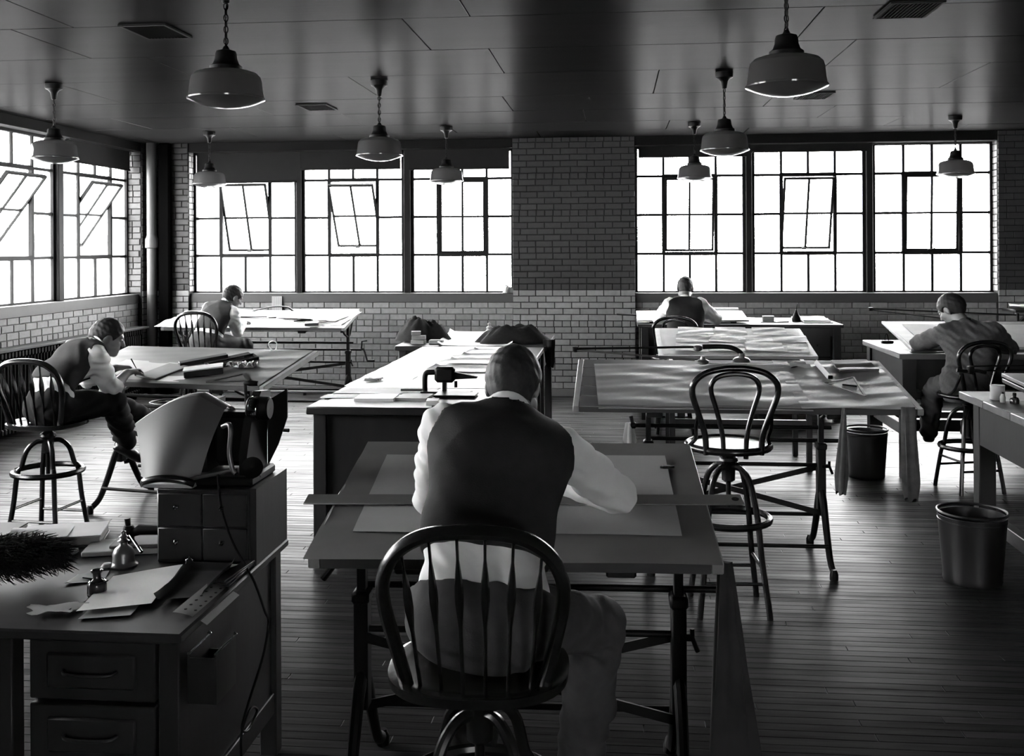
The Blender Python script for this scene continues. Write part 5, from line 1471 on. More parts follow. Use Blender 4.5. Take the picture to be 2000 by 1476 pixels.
# inkwells
iw = thing('ink_bottle', 'squat clear glass ink bottle at the front of the near desk', 'bottle', (-1.612, 3.05, DZ))
MB().lathe([(0.001, 0.003), (0.026, 0.0), (0.029, 0.004), (0.029, 0.036), (0.026, 0.045), (0.015, 0.052), (0.012, 0.058), (0.0125, 0.072), (0.017, 0.074), (0.018, 0.080), (0.014, 0.082), (0.010, 0.078), (0.010, 0.058), (0.001, 0.055)], 26, close=False).build('glass', M_INK, iw, angle=50)
MB().lathe([(0.0292, 0.008), (0.0294, 0.009), (0.0294, 0.012), (0.0292, 0.013)], 26, close=False).build('bright_band', M_CHROME, iw)
MB().lathe([(0.0262, 0.0455), (0.0268, 0.0465), (0.0215, 0.0505)], 26, close=False).build('shoulder_ring', M_CHROME, iw)
gb2 = thing('mucilage_bottle', 'bell-shaped bottle with tall stopper on the near desk by the cabinet', 'bottle', (-1.672, 3.345, DZ))
MB().lathe([(0.001, 0), (0.046, 0.0), (0.047, 0.006), (0.038, 0.012), (0.036, 0.02), (0.0365, 0.045), (0.028, 0.062), (0.014, 0.072), (0.013, 0.082), (0.020, 0.086), (0.013, 0.09), (0.011, 0.098), (0.015, 0.101), (0.009, 0.106), (0.008, 0.118), (0.001, 0.122)], 26, close=False).build('bottle', M_GREYMET, gb2, angle=50)
MB().lathe([(0.022, 0.004), (0.014, 0.014), (0.001, 0.016)], 14, Matrix.Translation((-0.048, -0.02, 0)), close=False).build('spout_cup', M_PAPERG, gb2)
# papers at the front
paper('envelope', 'bright white sheet lying crooked at the front of the near desk', 'paper', PK, [(-1.585, 2.875), (-1.395, 2.965), (-1.455, 3.33), (-1.635, 3.20)], M_PAPER, h=0.012, amp=0.0015, f=0.8)
paper('under_sheet', 'dark sheet sticking out under the bright white sheet', 'paper', PK, [(-1.56, 2.84), (-1.42, 2.88), (-1.45, 3.05), (-1.58, 2.98)], M_CARD, h=0.003, amp=0.001)
def torn(u, v):
    a = 2*PI*u
    r_ = v*(0.062+0.010*math.sin(5*a+1)+0.006*math.sin(11*a))
    x, y = r_*1.25*math.cos(a), r_*0.75*math.sin(a)
    return Vector((x, y, 0.004+0.006*abs(math.sin(30*x+1)*math.cos(25*y))+0.010*v*v*(0.5+0.5*math.sin(3*a))))
tpo = MB()
vs = [Vector((0, 0, 0.006))]; fs = []
for j in range(1, 7):
    for i in range(30):
        vs.append(torn(i/30, j/6))
for i in range(30):
    fs.append((0, 1+i, 1+(i+1) % 30))
for j in range(5):
    for i in range(30):
        l = (i+1) % 30
        fs.append((1+j*30+i, 1+(j+1)*30+i, 1+(j+1)*30+l, 1+j*30+l))
b0 = len(vs)
vs += [Vector((v.x, v.y, v.z-0.0008)) for v in vs[-30:]]
fs += [(1+5*30+i, b0+i, b0+(i+1) % 30, 1+5*30+(i+1) % 30) for i in range(30)]
fs.append(tuple(b0+i for i in reversed(range(30))))
to = tpo.add(vs, fs).build('torn_paper', M_PAPERG, None, angle=50)
to.location = (-1.665, 2.905, DZ+0.001); to.rotation_euler = (0, 0, 0.35)
tag(to, 'torn crumpled scrap of paper at the front left of the near desk', 'paper')
tubething('pencil', 'dark pencil between the torn scrap and the ink bottle', 'pencil', [(-1.62, 2.90, DZ+0.006), (-1.60, 3.03, DZ+0.006)], 0.005, M_BLACK, seg=6)
tubething('pen', 'thin dark pen lying behind the ink bottle on near desk', 'pen', [(-1.74, 3.20, DZ+0.005), (-1.63, 3.17, DZ+0.006)], [0.002, 0.004], M_BLACK)
paper('grey_leaf', 'small grey leaf of paper behind the ink bottle', 'paper', PK, [(-1.77, 3.14), (-1.66, 3.18), (-1.69, 3.28), (-1.78, 3.24)], M_PAPERG, h=0.002, amp=0.001)
paper('carbon_sheet', 'dark curling sheet right of the bright white sheet on near desk', 'paper', PK, [(-1.40, 2.99), (-1.27, 3.06), (-1.27, 3.32), (-1.42, 3.30)], M_DESKTOP, h=0.004, amp=0.004, curl=0.02, f=0.8)
paper('pale_leaf', 'grey leaf tip by the bulldog clip below the drawer cabinet', 'paper', PK, [(-1.40, 3.29), (-1.29, 3.30), (-1.27, 3.35), (-1.40, 3.36)], M_PAPERG, h=0.012, amp=0.002)
bc = thing('bulldog_clip', 'small bright spring clip on papers below the drawer cabinet', 'clip', (-1.425, 3.31, DZ+0.010), 0.3)
MB().box((-0.014, -0.006, 0), (0.014, 0.006, 0.010), c=0.002).build('jaw', M_CHROME, bc)
MB().tube(spline([(-0.008, 0, 0.008), (-0.010, 0.004, 0.028), (0.010, 0.004, 0.028), (0.008, 0, 0.008)], 5), 0.002, 6).build('loop', M_CHROME, bc)
pc = thing('punched_card', 'grey punched card hanging over the right edge of the near desk', 'card', (-1.245, 3.03, DZ+0.004))
MB().sheet(lambda u, v: Vector((-0.055+0.105*u, -0.13+0.26*v, 0.008-0.035*u*u)), 8, 4, 0.0008).build('card', mat('punched_card_grey', 0.16, 0.6), pc)
for i in range(3):
    for k in range(6):
        u, v = 0.25+0.25*i, 0.12+0.15*k+0.04*(i % 2)
        MB().lathe([(0.0045, 0), (0.0045, 0.0012), (0.0005, 0.0013)], 8, Matrix.Translation((-0.055+0.105*u, -0.13+0.26*v, 0.0085-0.035*u*u)), close=False).build('hole', M_BLACK, pc)
for k in range(3):
    boxthing('file_folder', ['lowest dark folder along the right edge of the near desk', 'middle dark folder along the right edge of the near desk', 'top dark folder along the right edge of the near desk'][k], 'folder', PK, (-1.258+0.004*k, 3.27), (0.055-0.01*k, 0.22, 0.006), -0.05*k, M_DWOOD, h=0.001+0.0075*k, ch=0.001)
# scissor bracket arm left of the cabinet
ar = thing('pen_rack_arm', 'black jointed bracket arm clamped at the left of the drawer cabinet', 'bracket', (-1.70, 3.52, DZ))
o_ = (-1.70, 3.52, DZ)
MB(o_).tube([(-1.578, 3.52, DZ+0.075), (-1.70, 3.52, DZ+0.075), (-1.735, 3.52, DZ+0.06)], [0.014, 0.019, 0.014], 10).build('arm', M_BLACK, ar)
MB(o_).lathe([(0.016, -0.03), (0.02, -0.02), (0.02, 0.02), (0.016, 0.03)], 14, Matrix.Translation((-1.74, 3.52, DZ+0.06))).build('joint', M_BLACK, ar)
MB(o_).tube([(-1.74, 3.52, DZ+0.07), (-1.745, 3.52, DZ+0.115)], [0.008, 0.011], 10).build('upright', M_BLACK, ar)
MB(o_).tube([(-1.735, 3.505, DZ+0.05), (-1.735, 3.50, DZ+0.0205)], 0.012, 10).build('foot', M_BLACK, ar)
tubething('mechanical_pencil', 'bright metal pencil leaning below the black bracket arm', 'pencil', [(-1.71, 3.47, DZ+0.068), (-1.635, 3.40, DZ+0.032)], [0.005, 0.006], M_CHROME)

# machine on top of the cabinet --------------------------------------------
MZ = PZ
tw = thing('calculating_machine', 'black hand-cranked office machine with shiny roller on top of the drawer cabinet', 'machine', (-1.33, 3.55, MZ))
o_ = (-1.33, 3.55, MZ)
MB(o_).box((-1.50, 3.43, MZ), (-1.25, 3.68, MZ+0.035), c=0.008).build('base', M_BLACK, tw)
SW = Matrix(((0, 0, 1, 0), (1, 0, 0, 0), (0, 1, 0, 0), (0, 0, 0, 1)))
MB(o_).prism([(3.46, MZ+0.03), (3.66, MZ+0.03), (3.66, MZ+0.15), (3.70, MZ+0.30), (3.60, MZ+0.31), (3.50, MZ+0.22), (3.45, MZ+0.10)], -1.305, -1.275, SW).build('side_frame', M_BLACK, tw)
MB(o_).prism([(3.50, MZ+0.03), (3.66, MZ+0.03), (3.66, MZ+0.15), (3.68, MZ+0.28), (3.56, MZ+0.28), (3.50, MZ+0.18)], -1.47, -1.44, SW).build('side_frame', M_BLACK, tw)
MB(o_).box((-1.45, 3.57, MZ+0.04), (-1.30, 3.66, MZ+0.235), c=0.02).build('body', M_BLACK, tw)
MB(o_).prism([(0.0, 0.0), (0.075, 0.045), (0.075, -0.06), (0.04, -0.16), (0.0, -0.24)], 0, 0.006, Matrix.Translation((-1.275, 3.67, MZ+0.265)) @ Matrix.Rotation(PI/2, 4, 'X')).build('flap', M_BLACK, tw)
YR = Matrix.Rotation(PI/2, 4, 'Y')
MB(o_).lathe([(0.001, 0.0), (0.036, 0.0), (0.042, 0.006), (0.042, 0.075), (0.036, 0.080), (0.001, 0.080)], 28, Matrix.Translation((-1.305, 3.55, MZ+0.255)) @ YR, close=False).build('platen_roller', M_BLACK, tw)
MB(o_).lathe([(0.0425, 0.012), (0.0435, 0.014), (0.0435, 0.040), (0.0425, 0.042)], 28, Matrix.Translation((-1.305, 3.55, MZ+0.255)) @ YR, close=False).build('roller_band', M_CHROME, tw)
MB(o_).tube([(-1.310, 3.545, MZ+0.255), (-1.315, 3.545, MZ+0.345)], 0.006, 8).build('crank_arm', M_BLACK, tw)
MB(o_).tube([(-1.318, 3.545, MZ+0.345), (-1.298, 3.54, MZ+0.346), (-1.265, 3.54, MZ+0.345)], [0.006, 0.011, 0.009], 10).build('crank_handle', M_BLACK, tw)
MB(o_).tube(spline([(-1.365, 3.46, MZ+0.205), (-1.335, 3.44, MZ+0.215), (-1.325, 3.43, MZ+0.19), (-1.330, 3.43, MZ+0.12), (-1.318, 3.425, MZ+0.065), (-1.306, 3.425, MZ+0.05)], 6), 0.0085, 10).build('lever', M_GREYMET, tw)
MB(o_).lathe([(0.001, -0.008), (0.008, 0), (0.001, 0.008)], 12, Matrix.Translation((-1.306, 3.425, MZ+0.05)), close=False).build('lever_knob', M_CHROME, tw)
MB(o_).lathe([(0.010, -0.01), (0.013, 0.02), (0.025, 0.035), (0.036, 0.045), (0.037, 0.05), (0.030, 0.048), (0.014, 0.032), (0.001, 0.03)], 24, Matrix.Translation((-1.262, 3.47, MZ+0.053)) @ Matrix.Rotation(1.2, 4, 'X') @ Matrix.Rotation(0.3, 4, 'Y'), close=False).build('mouthpiece', M_BLACK, tw)
MB(o_).tube([(-1.262, 3.48, MZ+0.05), (-1.262, 3.52, MZ+0.02)], 0.014, 10).build('mouthpiece_neck', M_BLACK, tw)
MB(o_).tube([(-1.47, 3.42, MZ+0.028), (-1.30, 3.425, MZ+0.062)], 0.006, 8).build('front_bar', M_GREYMET, tw)
# curved paper standing over the machine
def sheetfn(u, v):
    x = -1.655+0.215*u+0.03*v*u
    bow = 0.06*math.sin(PI*u)
    top = 0.165+0.105*math.sin(PI/2*min(1, u/0.72))-0.05*max(0, u-0.72)/0.28
    y = 3.44+0.10*v-bow*(1-v)*0.9-0.02*math.sin(PI*v)
    z = MZ+0.03+top*v*(1.0)
    x += -0.070*(1-u)*v*v + 0.02*v*u
    return Vector((x, y, z))
pz = MB((-1.54, 3.44, MZ+0.03)).sheet(sheetfn, 18, 18, 0.001)
def over(u, v):
    p = sheetfn(u, 1.0)
    return p+Vector((0.0, 0.13*v, 0.02*math.sin(PI*v*0.6)-0.05*v*v))
pz.sheet(over, 18, 8, 0.001)
po = pz.build('curled_sheet', mat('heavy_grey_sheet', 0.07, 0.5, var=0.05), None, angle=70)
po.location = (-1.54, 3.44, MZ+0.03)
tag(po, 'large stiff grey sheet bent over the front of the office machine', 'paper')
wb_ = thing('curved_rack', 'wooden rack with bowed band holding the stiff sheet on the cabinet', 'rack', (-1.54, 3.42, MZ))
o_ = (-1.54, 3.42, MZ)
MB(o_).box((-1.63, 3.40, MZ), (-1.45, 3.46, MZ+0.014), c=0.002).build('bright_base', M_PAPERG, wb_)
MB(o_).tube(spline([(-1.635, 3.40, MZ+0.012), (-1.61, 3.375, MZ+0.028), (-1.54, 3.36, MZ+0.042), (-1.47, 3.375, MZ+0.032), (-1.445, 3.40, MZ+0.016)], 6), 0.010, 8, flat=(1.2, 0.5)).build('bowed_band', M_BENT, wb_)
# telephone cord along the side
cd = tubething('telephone_cord', 'thin black cord looping down the right side of the near desk', 'cord',
    spline([(-1.36, 3.40, MZ+0.05), (-1.335, 3.365, MZ-0.05), (-1.30, 3.36, DZ+0.10), (-1.24, 3.33, DZ+0.02), (-1.195, 3.30, DZ-0.03), (-1.190, 3.38, 0.62), (-1.190, 3.42, 0.56), (-1.190, 3.36, 0.47), (-1.192, 3.24, 0.38), (-1.193, 3.17, 0.32),
            (-1.190, 3.22, 0.29), (-1.186, 3.29, 0.32), (-1.189, 3.24, 0.35), (-1.192, 3.17, 0.31), (-1.192, 3.16, 0.24), (-1.186, 3.18, 0.13), (-1.17, 3.10, 0.02)], 7), 0.0042, M_BLACK, seg=6)
# ---------------------------------------------------------------- people: smooth bodies polygonised from distance fields
def _np(v):
    return np.array([v[0], v[1], v[2]], dtype=np.float64)
class Field:
    def __init__(s, h):
        s.h = h; s.ops = []
    def cap(s, a, b, ra, rb, k=0.03, flat=None, op='add'):
        a, b = _np(a), _np(b); r = max(ra, rb)
        lo = np.minimum(a, b)-r; hi = np.maximum(a, b)+r
        def f(X, Y, Z):
            px, py, pz = X-a[0], Y-a[1], Z-a[2]
            d = b-a; L2 = max(d@d, 1e-9)
            if flat is not None:          # squash: distances along axis n are stretched by 1/q
                n, q = flat
                g = (1/q-1)
                dn = d@n
                dd = d + n*(dn*g)
                pn = px*n[0]+py*n[1]+pz*n[2]
                px = px+n[0]*pn*g; py = py+n[1]*pn*g; pz = pz+n[2]*pn*g
                L2_ = max(dd@dd, 1e-9)
                t = np.clip((px*dd[0]+py*dd[1]+pz*dd[2])/L2_, 0, 1)
                D = np.sqrt((px-t*dd[0])**2+(py-t*dd[1])**2+(pz-t*dd[2])**2)
                return (D-(ra+(rb-ra)*t))*(0.5+0.5*q)
            t = np.clip((px*d[0]+py*d[1]+pz*d[2])/L2, 0, 1)
            D = np.sqrt((px-t*d[0])**2+(py-t*d[1])**2+(pz-t*d[2])**2)
            return D-(ra+(rb-ra)*t)
        s.ops.append((op, f, lo, hi, k)); return s
    def ell(s, c, R, rad, k=0.02, op='add'):
        c = _np(c); R = np.array(R, dtype=np.float64); rad = np.array(rad, dtype=np.float64)
        m = rad.max()
        def f(X, Y, Z):
            px, py, pz = X-c[0], Y-c[1], Z-c[2]
            q = [(px*R[i][0]+py*R[i][1]+pz*R[i][2]) for i in range(3)]
            k0 = np.sqrt(sum((q[i]/rad[i])**2 for i in range(3)))
            k1 = np.sqrt(sum((q[i]/rad[i]**2)**2 for i in range(3)))+1e-9
            return k0*(k0-1)/k1
        s.ops.append((op, f, c-m, c+m, k)); return s
    def cut(s, p, n, k=0.0):
        """keep the side where (x-p).n < 0"""
        p = _np(p); n = _np(n); n = n/np.linalg.norm(n)
        s.ops.append(('cut', lambda X, Y, Z: (X-p[0])*n[0]+(Y-p[1])*n[1]+(Z-p[2])*n[2], None, None, k)); return s
    def noise(s, fn):
        s.ops.append(('noise', fn, None, None, 0)); return s
    def mesh(s, name, m, origin, smooth_iter=1):
        h = s.h
        lo = np.min([o[2] for o in s.ops if o[0] == 'add'], axis=0)-4*h
        hi = np.max([o[3] for o in s.ops if o[0] == 'add'], axis=0)+4*h
        n = np.ceil((hi-lo)/h).astype(int)+1
        V = np.full(n, 0.08, dtype=np.float32)
        ax = [lo[i]+h*np.arange(n[i]) for i in range(3)]
        for (op, f, a, b, k) in s.ops:
            if op in ('cut', 'noise'):
                X, Y, Z = np.meshgrid(*ax, indexing='ij', sparse=True)
                if op == 'cut':
                    V = np.maximum(V, f(X, Y, Z).astype(np.float32))
                else:
                    msk = np.abs(V) < 0.03
                    idx = np.nonzero(msk)
                    V[idx] += f(ax[0][idx[0]], ax[1][idx[1]], ax[2][idx[2]]).astype(np.float32)
                continue
            mg = max(k, 0.0)+0.05
            i0 = np.maximum(np.floor((a-mg-lo)/h).astype(int), 0)
            i1 = np.minimum(np.ceil((b+mg-lo)/h).astype(int)+1, n)
            if np.any(i1 <= i0):
                continue
            sl = tuple(slice(i0[i], i1[i]) for i in range(3))
            X, Y, Z = np.meshgrid(*[ax[i][sl[i]] for i in range(3)], indexing='ij', sparse=True)
            d = f(X, Y, Z).astype(np.float32)
            o = V[sl]
            if op == 'add':
                if k > 0:
                    hh = np.maximum(k-np.abs(o-d), 0)/k
                    V[sl] = np.minimum(o, d)-hh*hh*k*0.25
                else:
                    V[sl] = np.minimum(o, d)
            else:
                hh = np.maximum(k-np.abs(o+d), 0)/max(k, 1e-6)
                V[sl] = np.maximum(o, -d)+hh*hh*k*0.25
        # surface nets
        S = V < 0
        c8 = [S[i:n[0]-1+i, j:n[1]-1+j, l:n[2]-1+l] for i in (0, 1) for j in (0, 1) for l in (0, 1)]
        cnt = np.zeros(n-1, dtype=np.int8)
        for c in c8:
            cnt += c
        act = (cnt > 0) & (cnt < 8)
        ids = np.full(n-1, -1, dtype=np.int64)
        ci = np.argwhere(act)
        ids[act] = np.arange(len(ci))
        acc = np.zeros((len(ci), 3)); wsum = np.zeros(len(ci))
        corners = np.array([(i, j, l) for i in (0, 1) for j in (0, 1) for l in (0, 1)])
        vals = np.stack([V[ci[:, 0]+c[0], ci[:, 1]+c[1], ci[:, 2]+c[2]] for c in corners], 1).astype(np.float64)
        for e0 in range(8):
            for e1 in range(e0+1, 8):
                if np.abs(corners[e0]-corners[e1]).sum() != 1:
                    continue
                v0, v1 = vals[:, e0], vals[:, e1]
                x = (v0 < 0) != (v1 < 0)
                t = np.where(x, v0/np.where(x, v0-v1, 1), 0)
                p = corners[e0]+(corners[e1]-corners[e0])*t[:, None]
                acc += p*x[:, None]; wsum += x
        P = (ci+acc/wsum[:, None])*h+lo
        faces = []
        for axis in range(3):
            a1, a2 = [(1, 2), (2, 0), (0, 1)][axis]
            sh = [slice(None)]*3
            s0 = list(sh); s1 = list(sh)
            s0[axis] = slice(0, n[axis]-1); s1[axis] = slice(1, n[axis])
            A, B = S[tuple(s0)], S[tuple(s1)]
            ed = np.argwhere(A != B)
            ed = ed[(ed[:, a1] > 0) & (ed[:, a2] > 0) & (ed[:, a1] < n[a1]-1) & (ed[:, a2] < n[a2]-1)]
            if len(ed) == 0:
                continue
            inside = A[ed[:, 0], ed[:, 1], ed[:, 2]]
            def gid(d1, d2):
                q = ed.copy(); q[:, a1] += d1; q[:, a2] += d2
                return ids[q[:, 0], q[:, 1], q[:, 2]]
            q = np.stack([gid(-1, -1), gid(0, -1), gid(0, 0), gid(-1, 0)], 1)
            q[~inside] = q[~inside][:, ::-1]
            faces.append(q)
        F = np.concatenate(faces)
        F = F[(F >= 0).all(1)]
        P = P-_np(origin)
        # one light smoothing pass
        for _ in range(smooth_iter):
            sm = np.zeros_like(P); ct = np.zeros(len(P))
            for a_, b_ in ((0, 1), (1, 2), (2, 3), (3, 0)):
                np.add.at(sm, F[:, a_], P[F[:, b_]]); np.add.at(ct, F[:, a_], 1)
                np.add.at(sm, F[:, b_], P[F[:, a_]]); np.add.at(ct, F[:, b_], 1)
            P = np.where(ct[:, None] > 0, 0.5*P+0.5*sm/np.maximum(ct, 1)[:, None], P)
        me = bpy.data.meshes.new(name)
        me.vertices.add(len(P)); me.vertices.foreach_set('co', P.astype(np.float32).ravel())
        me.loops.add(len(F)*4); me.loops.foreach_set('vertex_index', F.astype(np.int32).ravel())
        me.polygons.add(len(F)); me.polygons.foreach_set('loop_start', (np.arange(len(F))*4).astype(np.int32))
        me.polygons.foreach_set('use_smooth', np.ones(len(F), dtype=bool))
        me.materials.append(m)
        me.update(calc_edges=True)
        return me

def unit(v):
    v = _np(v); return v/np.linalg.norm(v)
def folds(seed, amp, fz=95, fx=60):
    r = np.random.RandomState(seed)
    ph = r.rand(6)*6.3
    def f(x, y, z):
        w = np.sin(14*x+11*y+ph[0])+np.sin(17*z-9*y+ph[1])
        a = np.sin(fz*z+fx*x+2.2*w+ph[2])
        b = np.sin(fz*0.6*y-fx*0.9*z+1.8*w+ph[3])
        c = np.sin(fz*1.3*x+fz*0.7*z+2.5*w+ph[4])
        return amp*(0.6*a+0.5*b+0.35*c)
    return f

def person(label, J, tone, hh=0.0065, hair_m=None, jacket=False, vest=True, hair_len=0.013, cap_cut=0.02, trous_m=None, sleeve='shirt', rolled=False, fold=0.0035):
    """J: named joints in world space"""
    root_loc = (J['P'][0], J['P'][1], 0)
    P, C, N, H = [_np(J[k]) for k in 'PCNH']
    M_ = _np(J['M']) if 'M' in J else 0.5*(P+C)
    shL, shR = _np(J['shL']), _np(J['shR'])
    X = unit(shR-shL)
    sp = unit(C-P)
    Fr = unit(np.cross(sp, X)*-1)           # front of the trunk
    if Fr @ (H-P) < 0: Fr = -Fr
    hx = unit(_np(J['hipR'])-_np(J['hipL']))
    fl = (Fr, 0.72)
    f = unit(J['f']); u0 = _np(J.get('u', (0, 0, 1))); r = unit(np.cross(f, u0)); u = np.cross(r, f)
    R = [r, f, u]

    def torso(F, o, k=0.05, top=True):
        F.cap(P-hx*0.065, P+hx*0.065, 0.112+o, 0.112+o, k, (Fr, 0.85))
        F.cap(P-X*0.05, M_-X*0.055, 0.108+o, 0.098+o, k, fl); F.cap(P+X*0.05, M_+X*0.055, 0.108+o, 0.098+o, k, fl)
        F.cap(M_-X*0.055, C-X*0.075, 0.098+o, 0.108+o, k, fl); F.cap(M_+X*0.055, C+X*0.075, 0.098+o, 0.108+o, k, fl)
        F.cap(C-X*0.075, shL+X*0.02, 0.10+o, 0.058+o, k); F.cap(C+X*0.075, shR-X*0.02, 0.10+o, 0.058+o, k)
        F.cap(C, N-sp*0.02, 0.095+o, 0.062+o, k)
        if top:
            F.cap(N-sp*0.03, shL, 0.055+o, 0.052+o, k); F.cap(N-sp*0.03, shR, 0.055+o, 0.052+o, k)
        return F
    # --- body
    B = Field(hh)
    torso(B, -0.012)
    B.cap(N, H-u*0.04-f*0.02, 0.058, 0.052, 0.03)
    B.ell(H+u*0.022-f*0.012, R, (0.074, 0.094, 0.090), 0.02)
    B.ell(H+f*0.025-u*0.050, R, (0.056, 0.062, 0.062), 0.03)
    B.ell(H+f*0.062-u*0.098, R, (0.026, 0.024, 0.020), 0.03)             # chin
    B.cap(H+f*0.082+u*0.012, H+f*0.106-u*0.030, 0.009, 0.013, 0.014)     # nose
    B.cap(H+f*0.078+u*0.022-r*0.035, H+f*0.078+u*0.022+r*0.035, 0.012, 0.012, 0.015)   # brow
    B.cap(H+f*0.080-u*0.063-r*0.016, H+f*0.080-u*0.063+r*0.016, 0.0075, 0.0075, 0.008)
    B.cap(H+f*0.080-u*0.075-r*0.014, H+f*0.080-u*0.075+r*0.014, 0.008, 0.008, 0.008)
    for s_ in (-1, 1):
        B.ell(H+r*s_*0.032+f*0.092+u*0.002, R, (0.014, 0.012, 0.009), 0.01, 'sub')
        Re = [unit(r+f*0.3*s_), unit(f-r*0.3*s_), u]
        B.ell(H+r*s_*0.076-f*0.012-u*0.012, Re, (0.010, 0.019, 0.033), 0.012)
        B.ell(H+r*s_*0.050+f*0.058-u*0.030, R, (0.022, 0.024, 0.022), 0.02)
    for sd in 'LR':
        sh, el, wr = _np(J['sh'+sd]), _np(J['el'+sd]), _np(J['wr'+sd])
        B.cap(sh, el, 0.048, 0.040, 0.02); B.cap(el, el+0.35*(wr-el), 0.041, 0.040, 0.02); B.cap(el+0.35*(wr-el), wr, 0.040, 0.027, 0.02)
        hd = unit(J.get('hd'+sd, wr-el)); nn = _np(J.get('hn'+sd, (0, 0, -1))); sdv = unit(np.cross(hd, nn)); nn = np.cross(sdv, hd)
        th = 1 if sd == 'L' else -1      # the thumbs point inwards, palms down
        B.cap(wr, wr+hd*0.03, 0.026, 0.027, 0.015, (nn, 0.62))
        for q in (-0.024, 0.0, 0.024):
            B.cap(wr+hd*0.02+sdv*q*0.6, wr+hd*0.082+sdv*q, 0.020, 0.017, 0.015, (nn, 0.72))
        cu = J.get('curl', 0.55)
        for i, (q, ln) in enumerate(((-0.033, 0.064), (-0.0115, 0.076), (0.0115, 0.081), (0.033, 0.072))):
            q = -q*th if th < 0 else q
            a = wr+hd*0.090+sdv*q
            ang = cu*0.5
            for sg in (0.45, 0.32, 0.23):
                ang += cu*0.55
                b = a+(hd*math.cos(ang)+nn*math.sin(ang))*ln*sg
                B.cap(a, b, 0.0095, 0.0085, 0.003)
                a = b
        tb_ = wr+hd*0.030+sdv*th*0.028
        t1 = tb_+(hd*0.70+sdv*th*0.55+nn*0.3)*0.045
        t2 = t1+(hd*0.85+sdv*th*0.05+nn*0.5)*0.032
        B.cap(tb_, t1, 0.013, 0.011, 0.008); B.cap(t1, t2, 0.011, 0.009, 0.004)
        hp, kn, an = _np(J['hip'+sd]), _np(J['kn'+sd]), _np(J['an'+sd])
        B.cap(hp, kn, 0.078, 0.054, 0.03); B.cap(kn, kn+0.3*(an-kn), 0.054, 0.052, 0.02); B.cap(kn+0.3*(an-kn), an, 0.052, 0.036, 0.02)
        td = unit(J['toe'+sd]) if 'toe'+sd in J else unit((Fr[0], Fr[1], -0.15))
        dn = _np((0, 0, -1)); dn = unit(dn-td*(dn@td))
        B.cap(an+dn*0.035, an+dn*0.045+td*0.14, 0.034, 0.028, 0.02)
    me = B.mesh('person', M_SKIN, root_loc, 1)
    root = bpy.data.objects.new('person', me); COL.objects.link(root)
    root.location = root_loc
    tag(root, label, 'person')
    def put(F, name, m, it=1):
        me = F.mesh(name, m, root_loc, it)
        o = bpy.data.objects.new(name, me); COL.objects.link(o); o.parent = root
        return o
    # --- eyes
    for s_ in (-1, 1):
        c = H+r*s_*0.032+f*0.079+u*0.003-_np(root_loc)
        MB().lathe([(0.011*math.sin(PI*i/8)+1e-5, -0.011*math.cos(PI*i/8)) for i in range(9)], 12, Matrix.Translation(c), close=False).build('eye', mat('eye_white', 0.35, 0.2), root)
    # --- hair
    Hf = Field(0.0055)
    Hf.ell(H+u*0.024-f*0.014, R, (0.075+hair_len, 0.096+hair_len, 0.091+hair_len*1.1), 0.02)
    Hf.cap(H-f*0.070+u*0.0, H-f*0.050-u*0.050, 0.050+hair_len*0.5, 0.046, 0.03)
    rsd = np.random.RandomState(int(abs(P[0])*100) % 1000); ph = rsd.rand(3)*6
    Hf.noise(lambda x, y, z: 0.0014*np.sin(190*x+60*z+ph[0])*np.sin(140*y+ph[1])+0.0012*np.sin(80*(x+y)+150*z+ph[2]))
    Hf.cut(H+f*0.075+u*0.045, unit(f*0.80-u*0.60))       # hairline over the brow and temples
    Hf.cut(H-f*0.02-u*0.062, -u*0.9+f*0.25)
    for s_ in (-1, 1):
        Hf.ell(H+r*s_*0.082+f*0.006-u*0.020, R, (0.030, 0.030, 0.042), 0.006, 'sub')
    put(Hf, 'hair', hair_m or M_HAIR)
    # --- shirt or jacket
    S = Field(0.0072)
    off = 0.014 if jacket else 0.004
    torso(S, off)
    for sd in 'LR':
        sh, el, wr = _np(J['sh'+sd]), _np(J['el'+sd]), _np(J['wr'+sd])
        e = 0.010 if jacket else 0.006
        S.cap(sh, sh+0.5*(el-sh), 0.061+e, 0.059+e, 0.03); S.cap(sh+0.5*(el-sh), el, 0.059+e, 0.053+e, 0.03)
        end = el+(wr-el)*(0.22 if rolled else 0.90)
        S.cap(el, el+0.5*(end-el), 0.052+e, 0.050+e, 0.02); S.cap(el+0.5*(end-el), end, 0.050+e, (0.047 if rolled else 0.038)+e, 0.015)
        if rolled:
            S.cap(end, end-unit(wr-el)*0.05, 0.052+e, 0.055+e, 0.006)
    if jacket:
        S.cap(P-hx*0.075+Fr*0.02, P+hx*0.075+Fr*0.02, 0.135, 0.135, 0.05, (Fr, 0.9))
        for sd, s_ in (('L', -1), ('R', 1)):
            S.cap(P+hx*s_*0.075, P+hx*s_*0.095+_np((0, -0.035, -0.11)), 0.125, 0.105, 0.05, (Fr, 0.8))
    S.noise(folds(int(abs(P[1])*100) % 997, fold))
    if jacket:
        S.cut(P+_np((0, 0, -0.155)), (0, 0, -1))
    else:
        S.cut(P+sp*0.0, -sp)
    S.cap(N+sp*0.02, H, 0.060, 0.058, 0.004, op='sub')
    shirt_o = put(S, 'jacket' if jacket else 'shirt', M_JACKET if jacket else M_SHIRT)
    # collar
    cdir = unit(H-u*0.04-N)
    cx_ = unit(np.cross(cdir, Fr)); cy_ = np.cross(cdir, cx_)
    cb = []
    for i in range(28):
        a = 2*PI*i/28
        cb.append(N+cdir*(0.020-0.012*math.cos(a)*0)+cx_*0.066*math.cos(a)+cy_*0.066*math.sin(a)-_np(root_loc))
    MB().tube(cb, 0.010, 8, closed=True, flat=(1.5, 0.55)).build('collar', M_JACKET if jacket else M_SHIRT, root)
